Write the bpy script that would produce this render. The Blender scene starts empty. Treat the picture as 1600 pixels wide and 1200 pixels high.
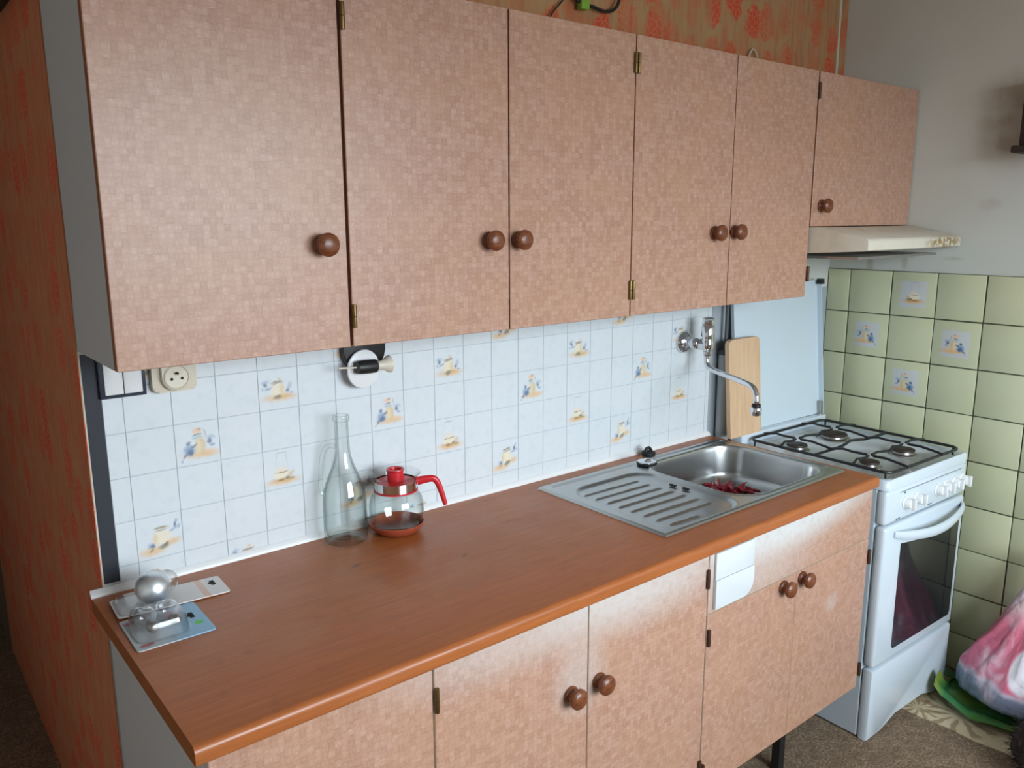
import bpy, bmesh, math, random
from mathutils import Vector, Matrix, noise
random.seed(7)
SC = bpy.context.scene
COL = SC.collection
PI = math.pi
rad = math.radians

# ------------------------------------------------------------------ camera
cam_d = bpy.data.cameras.new('camera')
cam = bpy.data.objects.new('camera', cam_d); COL.objects.link(cam)
cam_d.sensor_width = 36.0
cam_d.lens = 36.0 * 1279.9 / 1600.0
cam_d.clip_start = 0.02
R = Matrix(((0.7759823695719372, -0.6307457037687298, -0.0033495209823298337),
            (0.12757282834174657, 0.15174296573398224, 0.980152664547285),
            (-0.6177188159530262, -0.7610084950429562, 0.1982158795103111))).transposed()
cam.matrix_world = Matrix.Translation((-0.307, -1.6039, 1.542)) @ R.to_4x4()
SC.camera = cam

# ------------------------------------------------------------------ light and exposure
SC.view_settings.view_transform = 'Standard'
SC.view_settings.look = 'None'
SC.view_settings.gamma = 1.0
SC.view_settings.use_curve_mapping = False
SC.view_settings.exposure = 0.0
SC.cycles.sample_clamp_indirect = 4.0
SC.cycles.max_bounces = 10
SC.cycles.transmission_bounces = 10
SC.cycles.caustics_refractive = False
SC.cycles.caustics_reflective = False

world = bpy.data.worlds.new('world'); SC.world = world
world.use_nodes = True
wnt = world.node_tree
bg = wnt.nodes['Background']
# overcast sky: even above the skyline, darker ground and houses below it
w_tc = wnt.nodes.new('ShaderNodeTexCoord')
w_sp = wnt.nodes.new('ShaderNodeSeparateXYZ')
w_rp = wnt.nodes.new('ShaderNodeValToRGB')
wnt.links.new(w_tc.outputs['Generated'], w_sp.inputs[0])
w_mr = wnt.nodes.new('ShaderNodeMapRange')
for k_, v_ in ((1, -1.0), (2, 1.0), (3, 0.0), (4, 1.0)): w_mr.inputs[k_].default_value = v_
wnt.links.new(w_sp.outputs[2], w_mr.inputs[0])
wnt.links.new(w_mr.outputs[0], w_rp.inputs[0])
el = w_rp.color_ramp.elements
el[0].position = 0.47; el[0].color = (0.20, 0.20, 0.20, 1)
el[1].position = 0.53; el[1].color = (0.82, 0.92, 1.0, 1)
wnt.links.new(w_rp.outputs[0], bg.inputs[0])
bg.inputs[1].default_value = 18.5

W = 2.485           # right wall
FZ = 0.02           # floor level
CEIL = 2.62
YF = -2.75           # wall opposite the units
WX0, WX1, WZ0, WZ1 = 0.15, 1.90, 0.90, 2.15    # window opening in that wall

ld = bpy.data.lights.new('window_daylight', 'AREA')
ld.shape = 'RECTANGLE'; ld.size = WX1 - WX0; ld.size_y = WZ1 - WZ0
ld.cycles.is_portal = True      # lets the sky in through the window opening
lo = bpy.data.objects.new('window_daylight', ld); COL.objects.link(lo)
lo.location = ((WX0 + WX1) / 2, YF - 0.205, (WZ0 + WZ1) / 2)
lo.rotation_euler = Vector((0, 1, 0)).to_track_quat('-Z', 'Z').to_euler()

# ------------------------------------------------------------------ helpers: colour and nodes
def lin(c):
    c = c / 255.0
    return c / 12.92 if c <= 0.04045 else ((c + 0.055) / 1.055) ** 2.4
def S(r, g, b):
    return (lin(r), lin(g), lin(b), 1.0)

class G:
    """small node-graph builder around one Principled material"""
    def __init__(s, name, color=(0.8, 0.8, 0.8, 1), rough=0.5, metal=0.0, **kw):
        s.mat = bpy.data.materials.new(name)
        s.mat.use_nodes = True
        s.nt = s.mat.node_tree
        s.b = s.nt.nodes['Principled BSDF']
        s.b.inputs['Base Color'].default_value = color
        s.b.inputs['Roughness'].default_value = rough
        s.b.inputs['Metallic'].default_value = metal
        for k, v in kw.items():
            s.b.inputs[k.replace('_', ' ')].default_value = v
    def n(s, typ, ins=None, **props):
        nd = s.nt.nodes.new(typ)
        for k, v in props.items():
            setattr(nd, k, v)
        for k, v in (ins or {}).items():
            sock = nd.inputs[k]
            if isinstance(v, bpy.types.NodeSocket):
                s.nt.links.new(v, sock)
            else:
                sock.default_value = v
        return nd
    def m(s, op, a, b=None, c=None, clamp=False):
        ins = {0: a}
        if b is not None: ins[1] = b
        if c is not None: ins[2] = c
        return s.n('ShaderNodeMath', ins, operation=op, use_clamp=clamp).outputs[0]
    def mix(s, fac, a, b, blend='MIX'):
        nd = s.n('ShaderNodeMix', {0: fac, 6: a, 7: b}, data_type='RGBA', blend_type=blend)
        return nd.outputs[2]
    def ramp(s, fac, stops):
        nd = s.n('ShaderNodeValToRGB', {0: fac})
        el = nd.color_ramp.elements
        while len(el) < len(stops): el.new(0.5)
        for e, (p, c) in zip(el, stops):
            e.position = p; e.color = c
        return nd.outputs[0]
    def rng(s, v, a, b, c=0.0, d=1.0, smooth=True):
        nd = s.n('ShaderNodeMapRange', {0: v, 1: a, 2: b, 3: c, 4: d})
        if smooth: nd.interpolation_type = 'SMOOTHSTEP'
        return nd.outputs[0]
    def pos(s):
        return s.n('ShaderNodeNewGeometry').outputs['Position']
    def obj(s):
        return s.n('ShaderNodeTexCoord').outputs['Object']
    def map(s, v, loc=(0, 0, 0), rot=(0, 0, 0), scale=(1, 1, 1), typ='POINT'):
        return s.n('ShaderNodeMapping', {0: v, 1: loc, 2: rot, 3: scale}, vector_type=typ).outputs[0]
    def noise(s, v, scale, detail=3, rough=0.5, dist=0.0):
        nd = s.n('ShaderNodeTexNoise', {'Vector': v, 'Scale': scale, 'Detail': detail, 'Roughness': rough, 'Distortion': dist})
        return nd.outputs[0]
    def vec2(s, v, a, b):
        sp = s.n('ShaderNodeSeparateXYZ', {0: v})
        return s.n('ShaderNodeCombineXYZ', {0: sp.outputs[a], 1: sp.outputs[b]}).outputs[0]
    def color(s, sock):
        s.nt.links.new(sock, s.b.inputs['Base Color'])
    def set(s, name, sock):
        s.nt.links.new(sock, s.b.inputs[name])
    def bump(s, h, strength=0.2, dist=0.002):
        nd = s.n('ShaderNodeBump', {'Strength': strength, 'Distance': dist, 'Height': h})
        s.nt.links.new(nd.outputs[0], s.b.inputs['Normal'])
    def blob(s, v, cx, cy, rx, ry, rot=0.0, soft=0.3, alpha=1.0):
        q = s.map(v, (cx, cy, 0), (0, 0, rot), (rx, ry, 1), 'TEXTURE')
        ln = s.n('ShaderNodeVectorMath', {0: q}, operation='LENGTH').outputs['Value']
        return s.rng(ln, 1 - soft, 1 + soft, alpha, 0.0)

# ------------------------------------------------------------------ helpers: meshes
def BM(): return bmesh.new()
def add_box(bm, x0, x1, y0, y1, z0, z1, bev=0.0, seg=2):
    M = Matrix.Translation(((x0 + x1) / 2, (y0 + y1) / 2, (z0 + z1) / 2)) @ Matrix.Diagonal((x1 - x0, y1 - y0, z1 - z0, 1))
    r = bmesh.ops.create_cube(bm, size=1.0, matrix=M)
    if bev > 0:
        vs = set(r['verts'])
        es = [e for e in bm.edges if e.verts[0] in vs and e.verts[1] in vs]
        bmesh.ops.bevel(bm, geom=es, offset=bev, segments=seg, profile=0.5, affect='EDGES')
    return bm
def box(*a, **k): return add_box(BM(), *a, **k)
def frame_axes(ax):
    ax = Vector(ax).normalized()
    u = ax.cross(Vector((0, 0, 1)))
    if u.length < 1e-4: u = Vector((1, 0, 0))
    u.normalize(); v = ax.cross(u)
    return ax, u, v
def add_lathe(bm, prof, c, ax=(0, 0, 1), seg=24, cap=True):
    """prof: list of (radius, distance along axis)"""
    a, u, v = frame_axes(ax); c = Vector(c)
    rings = []
    for r, d in prof:
        if r < 1e-6:
            rings.append([bm.verts.new(c + a * d)])
        else:
            rings.append([bm.verts.new(c + a * d + u * (r * math.cos(2 * PI * i / seg)) + v * (r * math.sin(2 * PI * i / seg))) for i in range(seg)])
    for A, B in zip(rings, rings[1:]):
        for i in range(seg):
            j = (i + 1) % seg
            if len(A) == 1 and len(B) == 1: continue
            if len(A) == 1: bm.faces.new((A[0], B[j], B[i]))
            elif len(B) == 1: bm.faces.new((A[i], A[j], B[0]))
            else: bm.faces.new((A[i], A[j], B[j], B[i]))
    if cap:
        for Rg in (rings[0], rings[-1]):
            if len(Rg) > 2: bm.faces.new(Rg)
    return bm
def lathe(*a, **k): return add_lathe(BM(), *a, **k)
def smooth_path(pts, sub=6):
    """Catmull-Rom through the points"""
    P = [Vector(p) for p in pts]
    if len(P) < 3: return P
    out = []
    for i in range(len(P) - 1):
        p0 = P[max(i - 1, 0)]; p1 = P[i]; p2 = P[i + 1]; p3 = P[min(i + 2, len(P) - 1)]
        for k in range(sub):
            t = k / sub
            out.append(0.5 * ((2 * p1) + (p2 - p0) * t + (2 * p0 - 5 * p1 + 4 * p2 - p3) * t * t + (3 * p1 - p0 - 3 * p2 + p3) * t ** 3))
    out.append(P[-1])
    return out
def add_tube(bm, pts, r, seg=10, closed=False, rx=None, up=None):
    """tube along points; r a number or list; rx: flattening factor of the second axis"""
    P = [Vector(p) for p in pts]
    n = len(P); rings = []
    prev = None
    for i in range(n):
        if closed: t = P[(i + 1) % n] - P[i - 1]
        else: t = P[min(i + 1, n - 1)] - P[max(i - 1, 0)]
        t.normalize()
        if prev is None:
            u = Vector(up) if up else (Vector((0, 0, 1)) if abs(t.z) < 0.9 else Vector((1, 0, 0)))
        else: u = prev
        u = (u - t * u.dot(t)).normalized(); prev = u
        v = t.cross(u)
        rr = r[i] if isinstance(r, (list, tuple)) else r
        k = rx if rx else 1.0
        rings.append([bm.verts.new(P[i] + u * (rr * math.cos(2 * PI * j / seg)) + v * (rr * k * math.sin(2 * PI * j / seg))) for j in range(seg)])
    for i in range(n if closed else n - 1):
        A = rings[i]; B = rings[(i + 1) % n]
        for j in range(seg):
            k = (j + 1) % seg
            bm.faces.new((A[j], A[k], B[k], B[j]))
    if not closed:
        bm.faces.new(rings[0]); bm.faces.new(rings[-1])
    return bm
def tube(*a, **k): return add_tube(BM(), *a, **k)
def add_prism(bm, outline, axis, a0, a1, bev=0.0):
    """extrude a 2D outline along an axis; outline coordinates are the two other axes in order"""
    def mk(p, a):
        if axis == 'x': return (a, p[0], p[1])
        if axis == 'y': return (p[0], a, p[1])
        return (p[0], p[1], a)
    A = [bm.verts.new(mk(p, a0)) for p in outline]
    B = [bm.verts.new(mk(p, a1)) for p in outline]
    f0 = bm.faces.new(A); f1 = bm.faces.new(B)
    n = len(A)
    for i in range(n):
        j = (i + 1) % n
        bm.faces.new((A[i], A[j], B[j], B[i]))
    if bev > 0:
        es = list(f0.edges) + list(f1.edges)
        bmesh.ops.bevel(bm, geom=es, offset=bev, segments=2, profile=0.5, affect='EDGES')
    return bm
def prism(*a, **k): return add_prism(BM(), *a, **k)
def rrect(x0, x1, z0, z1, r, seg=6):
    """rounded rectangle outline; r a number or four corner radii (x1z1, x0z1, x0z0, x1z0)"""
    if not isinstance(r, (list, tuple)): r = (r,) * 4
    out = []
    for k, (cx, cz, sx, sz) in enumerate(((x1, z1, -1, -1), (x0, z1, 1, -1), (x0, z0, 1, 1), (x1, z0, -1, 1))):
        q = max(r[k], 1e-5)
        for i in range(seg + 1):
            a = k * PI / 2 + i / seg * PI / 2
            out.append((cx + sx * q + q * math.cos(a), cz + sz * q + q * math.sin(a)))
    return out

ROOT_LOC = {}
def link(name, bm, mats, parent=None, smooth=35, world_coords=True, kind=None):
    """ONE mesh object; vertices given in world coordinates unless the parent chain is local"""
    bmesh.ops.recalc_face_normals(bm, faces=bm.faces[:])
    off = None
    if parent is not None and world_coords:
        off = ROOT_LOC.get(parent.name)
        if off is not None:
            bmesh.ops.translate(bm, vec=-off, verts=bm.verts[:])
    me = bpy.data.meshes.new(name)
    bm.to_mesh(me); bm.free()
    if not isinstance(mats, (list, tuple)): mats = [mats]
    for m_ in mats: me.materials.append(m_)
    if smooth:
        me.shade_smooth()
        me.set_sharp_from_angle(angle=rad(smooth))
    o = bpy.data.objects.new(name, me)
    COL.objects.link(o)
    if parent is not None:
        o.parent = parent
        if off is not None: ROOT_LOC[o.name] = off
    if kind: o['kind'] = kind
    return o
def thing(name, label, cat, loc, group=None, rotz=0.0):
    o = bpy.data.objects.new(name, None); COL.objects.link(o)
    o.empty_display_size = 0.05
    o.location = loc; o.rotation_euler = (0, 0, rotz)
    o['label'] = label; o['category'] = cat
    if group: o['group'] = group
    ROOT_LOC[o.name] = Vector(loc)
    return o
def tag(o, label, cat, group=None):
    o['label'] = label; o['category'] = cat
    if group: o['group'] = group
    return o
def solo(name, bm, mats, label, cat, loc, group=None, smooth=35, kind=None):
    """a thing that is one mesh: origin at its base"""
    bmesh.ops.translate(bm, vec=-Vector(loc), verts=bm.verts[:])
    o = link(name, bm, mats, None, smooth)
    o.location = loc
    tag(o, label, cat, group)
    if kind: o['kind'] = kind
    return o
def struct(name, bm, mats, smooth=35):
    o = link(name, bm, mats, None, smooth); o['kind'] = 'structure'; return o
def split_mats(o, test):
    """second material slot where test(normal, centre) is true"""
    for p in o.data.polygons:
        if test(p.normal, p.center): p.material_index = 1

# ------------------------------------------------------------------ materials
def plain(name, c, rough=0.5, metal=0.0, **kw):
    return G(name, c, rough, metal, **kw).mat

def woven(name, bleach=(), tint=(1, 1, 1)):
    """printed basket weave laminate: cells with streaks that run across or along"""
    g = G(name, rough=0.36)
    p = g.vec2(g.pos(), 0, 2)
    cs = 0.0112
    wob = g.n('ShaderNodeTexNoise', {'Vector': p, 'Scale': 38.0, 'Detail': 1.0})
    wv = g.n('ShaderNodeVectorMath', {0: wob.outputs['Color'], 1: (0.5, 0.5, 0.5)}, operation='SUBTRACT').outputs[0]
    wv = g.n('ShaderNodeVectorMath', {0: wv, 3: 0.006}, operation='SCALE').outputs[0]
    pw = g.n('ShaderNodeVectorMath', {0: p, 1: wv}, operation='ADD').outputs[0]
    q = g.n('ShaderNodeVectorMath', {0: pw, 3: 1.0 / cs}, operation='SCALE').outputs[0]
    fl = g.n('ShaderNodeVectorMath', {0: q}, operation='FLOOR').outputs[0]
    wn = g.n('ShaderNodeTexWhiteNoise', {0: fl}, noise_dimensions='2D')
    sp = g.n('ShaderNodeSeparateXYZ', {0: fl})
    par = g.m('MODULO', g.m('ABSOLUTE', g.m('ADD', sp.outputs[0], sp.outputs[1])), 2.0)
    s1 = g.noise(g.map(p, scale=(90, 620, 1)), 1.0, 2)
    s2 = g.noise(g.map(p, scale=(620, 90, 1)), 1.0, 2)
    st = g.n('ShaderNodeMix', {0: par, 2: s1, 3: s2}).outputs[0]
    fr = g.n('ShaderNodeVectorMath', {0: q}, operation='FRACTION').outputs[0]
    fs = g.n('ShaderNodeSeparateXYZ', {0: fr})
    acr = g.n('ShaderNodeMix', {0: par, 2: fs.outputs[0], 3: fs.outputs[1]}).outputs[0]
    arch = g.m('MULTIPLY', g.m('ABSOLUTE', g.m('SUBTRACT', acr, 0.5)), -0.22)
    big = g.noise(p, 7.0, 2)
    v = g.m('ADD', g.m('MULTIPLY', wn.outputs['Value'], 0.22), g.m('MULTIPLY', st, 0.62))
    v = g.m('ADD', g.m('ADD', v, arch), 0.13)
    def T(r, gg, b): return S(min(255, r * tint[0]), min(255, gg * tint[1]), min(255, b * tint[2]))
    col = g.ramp(v, [(0.18, T(152, 108, 86)), (0.42, T(174, 133, 112)), (0.60, T(187, 150, 130)), (0.85, T(212, 186, 170))])
    hue = g.mix(g.m('MULTIPLY', wn.outputs['Value'], 0.25), col, T(180, 135, 119))
    hue = g.mix(g.rng(big, 0.35, 0.7, 0, 0.22), hue, T(188, 144, 108))
    for (cx, cz, rx, rz, soft, al) in bleach:
        nz = g.noise(p, 60.0, 4)
        f = g.blob(p, cx, cz, rx, rz, 0, soft, al)
        f = g.m('MULTIPLY', f, g.rng(nz, 0.1, 0.6, 0.55, 1.0), clamp=True)
        hue = g.mix(f, hue, S(206, 206, 204))
    g.color(hue)
    g.bump(v, 0.12, 0.001)
    return g.mat

def wallpaper(name, axis, fade=0.5, dim=1.0):
    g = G(name, rough=0.75)
    p = g.vec2(g.pos(), axis, 2)
    nz = g.n('ShaderNodeTexNoise', {'Vector': p, 'Scale': 34.0, 'Detail': 4.0})
    wv = g.n('ShaderNodeVectorMath', {0: nz.outputs['Color'], 1: (0.5, 0.5, 0.5)}, operation='SUBTRACT').outputs[0]
    wv = g.n('ShaderNodeVectorMath', {0: wv, 3: 0.060}, operation='SCALE').outputs[0]
    pw = g.n('ShaderNodeVectorMath', {0: p, 1: wv}, operation='ADD').outputs[0]
    q = g.map(pw, scale=(11.0, 8.0, 1))
    vo = g.n('ShaderNodeTexVoronoi', {'Vector': q, 'Scale': 1.0, 'Randomness': 0.45}, voronoi_dimensions='2D')
    d = vo.outputs['Distance']
    rc = g.n('ShaderNodeSeparateColor', {0: vo.outputs['Color']}).outputs[0]
    flower = g.rng(d, 0.34, 0.44, 1.0, 0.0)
    some = g.rng(rc, 0.25, 0.45, 0.25, 1.0)
    # petals: fine cells inside each flower with pale outlines
    pe = g.n('ShaderNodeTexVoronoi', {'Vector': p, 'Scale': 55.0, 'Randomness': 0.9}, voronoi_dimensions='2D', feature='DISTANCE_TO_EDGE')
    line = g.rng(pe.outputs['Distance'], 0.02, 0.10, 1.0, 0.0)
    fade_n = g.rng(g.noise(g.map(p, scale=(9, 3, 1)), 1.0, 4), 0.35, 0.62, 0.25, 1.0)
    f = g.m('MULTIPLY', g.m('MULTIPLY', flower, some), fade_n)
    streak = g.noise(g.map(p, scale=(60, 9, 1)), 1.0, 3)
    base = g.ramp(streak, [(0.3, S(176 * dim, 128 * dim, 88 * dim)), (0.55, S(190 * dim, 150 * dim, 104 * dim)), (0.75, S(178 * dim, 156 * dim, 112 * dim))])
    if axis == 1: base = g.ramp(streak, [(0.3, S(190, 112, 74)), (0.55, S(200, 130, 88)), (0.75, S(196, 140, 100))])
    red = g.mix(g.m('MULTIPLY', line, 0.75), S(214 * dim, 82 * dim, 50 * dim), S(224 * dim, 140 * dim, 96 * dim))
    col = g.mix(f, base, red)
    haze = g.rng(g.noise(p, 14.0, 3), 0.45, 0.7, 0, 0.45)
    col = g.mix(haze, col, S(206 * dim, 104 * dim, 62 * dim))
    g.color(col)
    return g.mat

M_white_paint = G('wall_paint', rough=0.7)
g = M_white_paint
p_ = g.pos()
nz_ = g.noise(p_, 1.6, 4)
c_ = g.mix(g.rng(nz_, 0.35, 0.7, 0, 0.5), S(203, 206, 200), S(190, 190, 178))
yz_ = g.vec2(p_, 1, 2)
mottle_ = g.rng(g.noise(p_, 16, 4), 0.3, 0.65, 0.25, 1.0)
for (cy, cz, ry, rz, al) in ((-0.56, 1.83, 0.09, 0.13, 0.45), (-0.27, 1.40, 0.010, 0.03, 0.5), (-0.15, 1.37, 0.012, 0.05, 0.45), (-0.52, 1.58, 0.03, 0.018, 0.25), (-0.42, 1.41, 0.03, 0.006, 0.3)):  # soft brown patches broken up by noise, the largest next to the wall box
    c_ = g.mix(g.m('MULTIPLY', g.blob(yz_, cy, cz, ry, rz, 0, 0.6, al), mottle_), c_, S(132, 112, 78))
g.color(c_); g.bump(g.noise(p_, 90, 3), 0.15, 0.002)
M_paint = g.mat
M_ceiling = plain('ceiling_paint', S(232, 230, 226), 0.8)
M_dark_wall = plain('hall_paint', S(120, 96, 78), 0.8)
M_wp_back = wallpaper('orange_wallpaper_back', 0, dim=0.93)
M_wp_end = wallpaper('orange_wallpaper_end', 1, dim=1.0)
M_grout = plain('dark_grout', S(92, 92, 76), 0.85)
M_backing = plain('vinyl_joint', S(186, 196, 203), 0.6)

g = G('carpet', rough=0.95)
p_ = g.pos()
a_ = g.noise(p_, 160, 4, 0.7)
b_ = g.noise(p_, 34, 3)
c_ = g.ramp(a_, [(0.30, S(78, 62, 48)), (0.48, S(124, 104, 84)), (0.62, S(160, 140, 116)), (0.80, S(184, 166, 142))])
c_ = g.mix(g.rng(b_, 0.4, 0.65, 0, 0.5), c_, S(104, 84, 66))
g.color(c_); g.bump(a_, 0.6, 0.004)
M_carpet = g.mat

M_woven = woven('woven_laminate')
M_woven_low = woven('woven_laminate_lower', bleach=((0.62, 0.83, 0.30, 0.085, 0.6, 0.45), (0.92, 0.83, 0.26, 0.10, 0.6, 0.6), (0.715, 0.66, 0.06, 0.07, 0.6, 0.35), (1.655, 0.525, 0.026, 0.022, 0.7, 0.3)))
M_woven_sink = woven('woven_laminate_worn', bleach=((1.42, 0.835, 0.36, 0.085, 0.45, 1.0), (1.25, 0.74, 0.24, 0.09, 0.8, 0.45)))
M_edge = plain('door_edge_brown', S(150, 92, 56), 0.5)
M_edge_pale = plain('door_edge_pale', S(220, 204, 184), 0.5)
M_carcass = plain('cabinet_side_laminate', S(204, 202, 200), 0.5)
M_knobwood = G('knob_wood', rough=0.32)
g = M_knobwood
w_ = g.noise(g.map(g.pos(), scale=(60, 220, 300)), 1.0, 3)
g.color(g.ramp(w_, [(0.3, S(90, 47, 26)), (0.6, S(124, 70, 40)), (0.8, S(146, 88, 54))]))
M_knobwood = g.mat
M_brass = plain('aged_brass', S(120, 98, 62), 0.38, 0.9)
M_brass_dark = plain('dark_bronze', S(84, 58, 44), 0.5, 0.6)

g = G('counter_laminate', rough=0.34)
p_ = g.pos()
gr = g.noise(g.map(p_, scale=(9, 170, 170)), 1.0, 5, 0.65, 0.3)
sp = g.noise(p_, 22, 2)
c_ = g.ramp(gr, [(0.30, S(152, 86, 44)), (0.52, S(164, 94, 48)), (0.72, S(174, 102, 54))])
c_ = g.mix(g.rng(sp, 0.62, 0.75, 0, 0.25), c_, S(118, 62, 38))
xy_ = g.vec2(p_, 0, 1)
for (cx, cy, r_) in ((0.43, -0.19, 0.006), (0.63, -0.29, 0.004), (0.55, -0.08, 0.005)):
    c_ = g.mix(g.blob(xy_, cx, cy, r_ * 2, r_, 0.4, 0.5, 0.6), c_, S(80, 48, 32))
g.color(c_); g.bump(gr, 0.05, 0.001)
g.set('Roughness', g.rng(g.noise(p_, 9, 3), 0.3, 0.7, 0.30, 0.42))
M_counter = g.mat
M_white_plastic = plain('white_plastic', S(228, 230, 230), 0.35)
M_enamel = plain('white_enamel', S(205, 217, 226), 0.18, 0.0, Coat_Weight=0.3, Coat_Roughness=0.05)
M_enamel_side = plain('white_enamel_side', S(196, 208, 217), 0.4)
M_lid = plain('lid_enamel', S(198, 212, 220), 0.25)
g = G('hob_enamel', rough=0.15)
c_ = g.mix(g.rng(g.noise(g.pos(), 14, 4), 0.45, 0.75, 0, 0.5), S(214, 222, 226), S(184, 180, 170))
g.color(c_); M_hob = g.mat
M_chrome = plain('chrome', S(220, 222, 226), 0.08, 1.0)
g = G('stainless_steel', S(176, 178, 178), 0.28, 1.0)
p_ = g.pos()
st_ = g.noise(g.map(p_, scale=(30, 900, 200)), 1.0, 2)
g.set('Roughness', g.rng(st_, 0.3, 0.7, 0.285, 0.305))
g.color(g.mix(g.rng(g.noise(p_, 6, 2), 0.4, 0.7, 0, 0.2), S(184, 186, 186), S(170, 170, 167)))
M_steel = g.mat
M_black = plain('black_plastic', S(24, 24, 26), 0.45)
M_rubber = plain('black_rubber', S(22, 24, 26), 0.6)
M_iron = plain('black_enamel_wire', S(26, 28, 32), 0.35)
M_burner = plain('burner_brown', S(62, 50, 44), 0.5, 0.3)
M_aluminium = plain('burner_aluminium', S(170, 168, 164), 0.3, 0.9)
def thin_glass(name, edge, body=(0.97, 0.985, 0.98, 1), rough=0.03, refl=1.0):
    """clear thin-walled glass: transparent face-on, tinted and mirror-like towards its edges"""
    g = G(name)
    lw = g.n('ShaderNodeLayerWeight', {'Blend': 0.5}).outputs['Facing']
    tint = g.mix(g.m('POWER', lw, 3.0), body, edge)
    tr = g.n('ShaderNodeBsdfTransparent', {'Color': tint})
    gl = g.n('ShaderNodeBsdfGlossy', {'Color': (1, 1, 1, 1), 'Roughness': rough})
    fr = g.m('ADD', 0.035 * refl, g.m('MULTIPLY', g.m('POWER', lw, 4.5), 0.7 * refl))
    mx = g.n('ShaderNodeMixShader', {0: fr, 1: tr.outputs[0], 2: gl.outputs[0]})
    out = [n_ for n_ in g.nt.nodes if n_.type == 'OUTPUT_MATERIAL'][0]
    g.nt.links.new(mx.outputs[0], out.inputs['Surface'])
    g.nt.nodes.remove(g.b)
    return g.mat
M_glass = thin_glass('clear_glass', S(190, 200, 198))
M_glass_green = thin_glass('bottle_glass', S(112, 132, 124), (0.975, 0.985, 0.98, 1))
M_clear_plastic = thin_glass('clear_blister', S(205, 212, 216), (0.965, 0.97, 0.975, 1), 0.14, 1.8)
M_bulb = thin_glass('bulb_glass', S(120, 128, 134), (0.95, 0.96, 0.965, 1), 0.05, 3.0)
M_red = plain('red_plastic', S(200, 34, 44), 0.35)
M_terracotta = plain('terracotta_glaze', S(158, 74, 50), 0.3)
M_oven_glass = plain('dark_oven_glass', S(26, 30, 34), 0.06, 0.0, Specular_IOR_Level=0.8)
M_cream = plain('cream_plastic', S(216, 208, 190), 0.4)
M_navy = plain('black_adhesive_strip', S(30, 34, 44), 0.6)
M_switch_frame = plain('dark_blue_plastic', S(44, 52, 66), 0.4)
M_hole = plain('dark_hole', S(18, 18, 18), 0.8)
g = G('board_wood', rough=0.55)
gr = g.noise(g.map(g.pos(), scale=(70, 70, 5)), 1.0, 4)
g.color(g.ramp(gr, [(0.3, S(202, 166, 130)), (0.7, S(216, 184, 150))]))
M_board = g.mat
g = G('hood_enamel', rough=0.45)
p_ = g.pos()
c_ = g.mix(g.rng(g.noise(p_, 12, 4), 0.45, 0.75, 0, 0.5), S(214, 208, 192), S(190, 178, 156))
st_ = g.m('MULTIPLY', g.blob(g.vec2(p_, 0, 2), 2.36, 1.466, 0.10, 0.017, 0, 0.5, 1.0), g.rng(g.noise(p_, 90, 4), 0.42, 0.6))
g.color(g.mix(st_, c_, S(150, 118, 50))); M_hood = g.mat
M_greywall = plain('grey_wall', S(158, 166, 172), 0.7)
M_pipe = plain('grey_painted_pipe', S(168, 176, 178), 0.5)
M_dark_brown = plain('dark_brown_wood', S(44, 34, 28), 0.6)

# ------------------------------------------------------------------ painted tile motifs (flat print)
BLUE, DBLUE, GREEN = S(106, 140, 178), S(62, 92, 128), S(92, 104, 92)
OCH, CRE, BRN, PEACH = S(224, 178, 112), S(232, 220, 190), S(150, 124, 88), S(230, 190, 156)
TAN = S(212, 186, 136)
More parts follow.
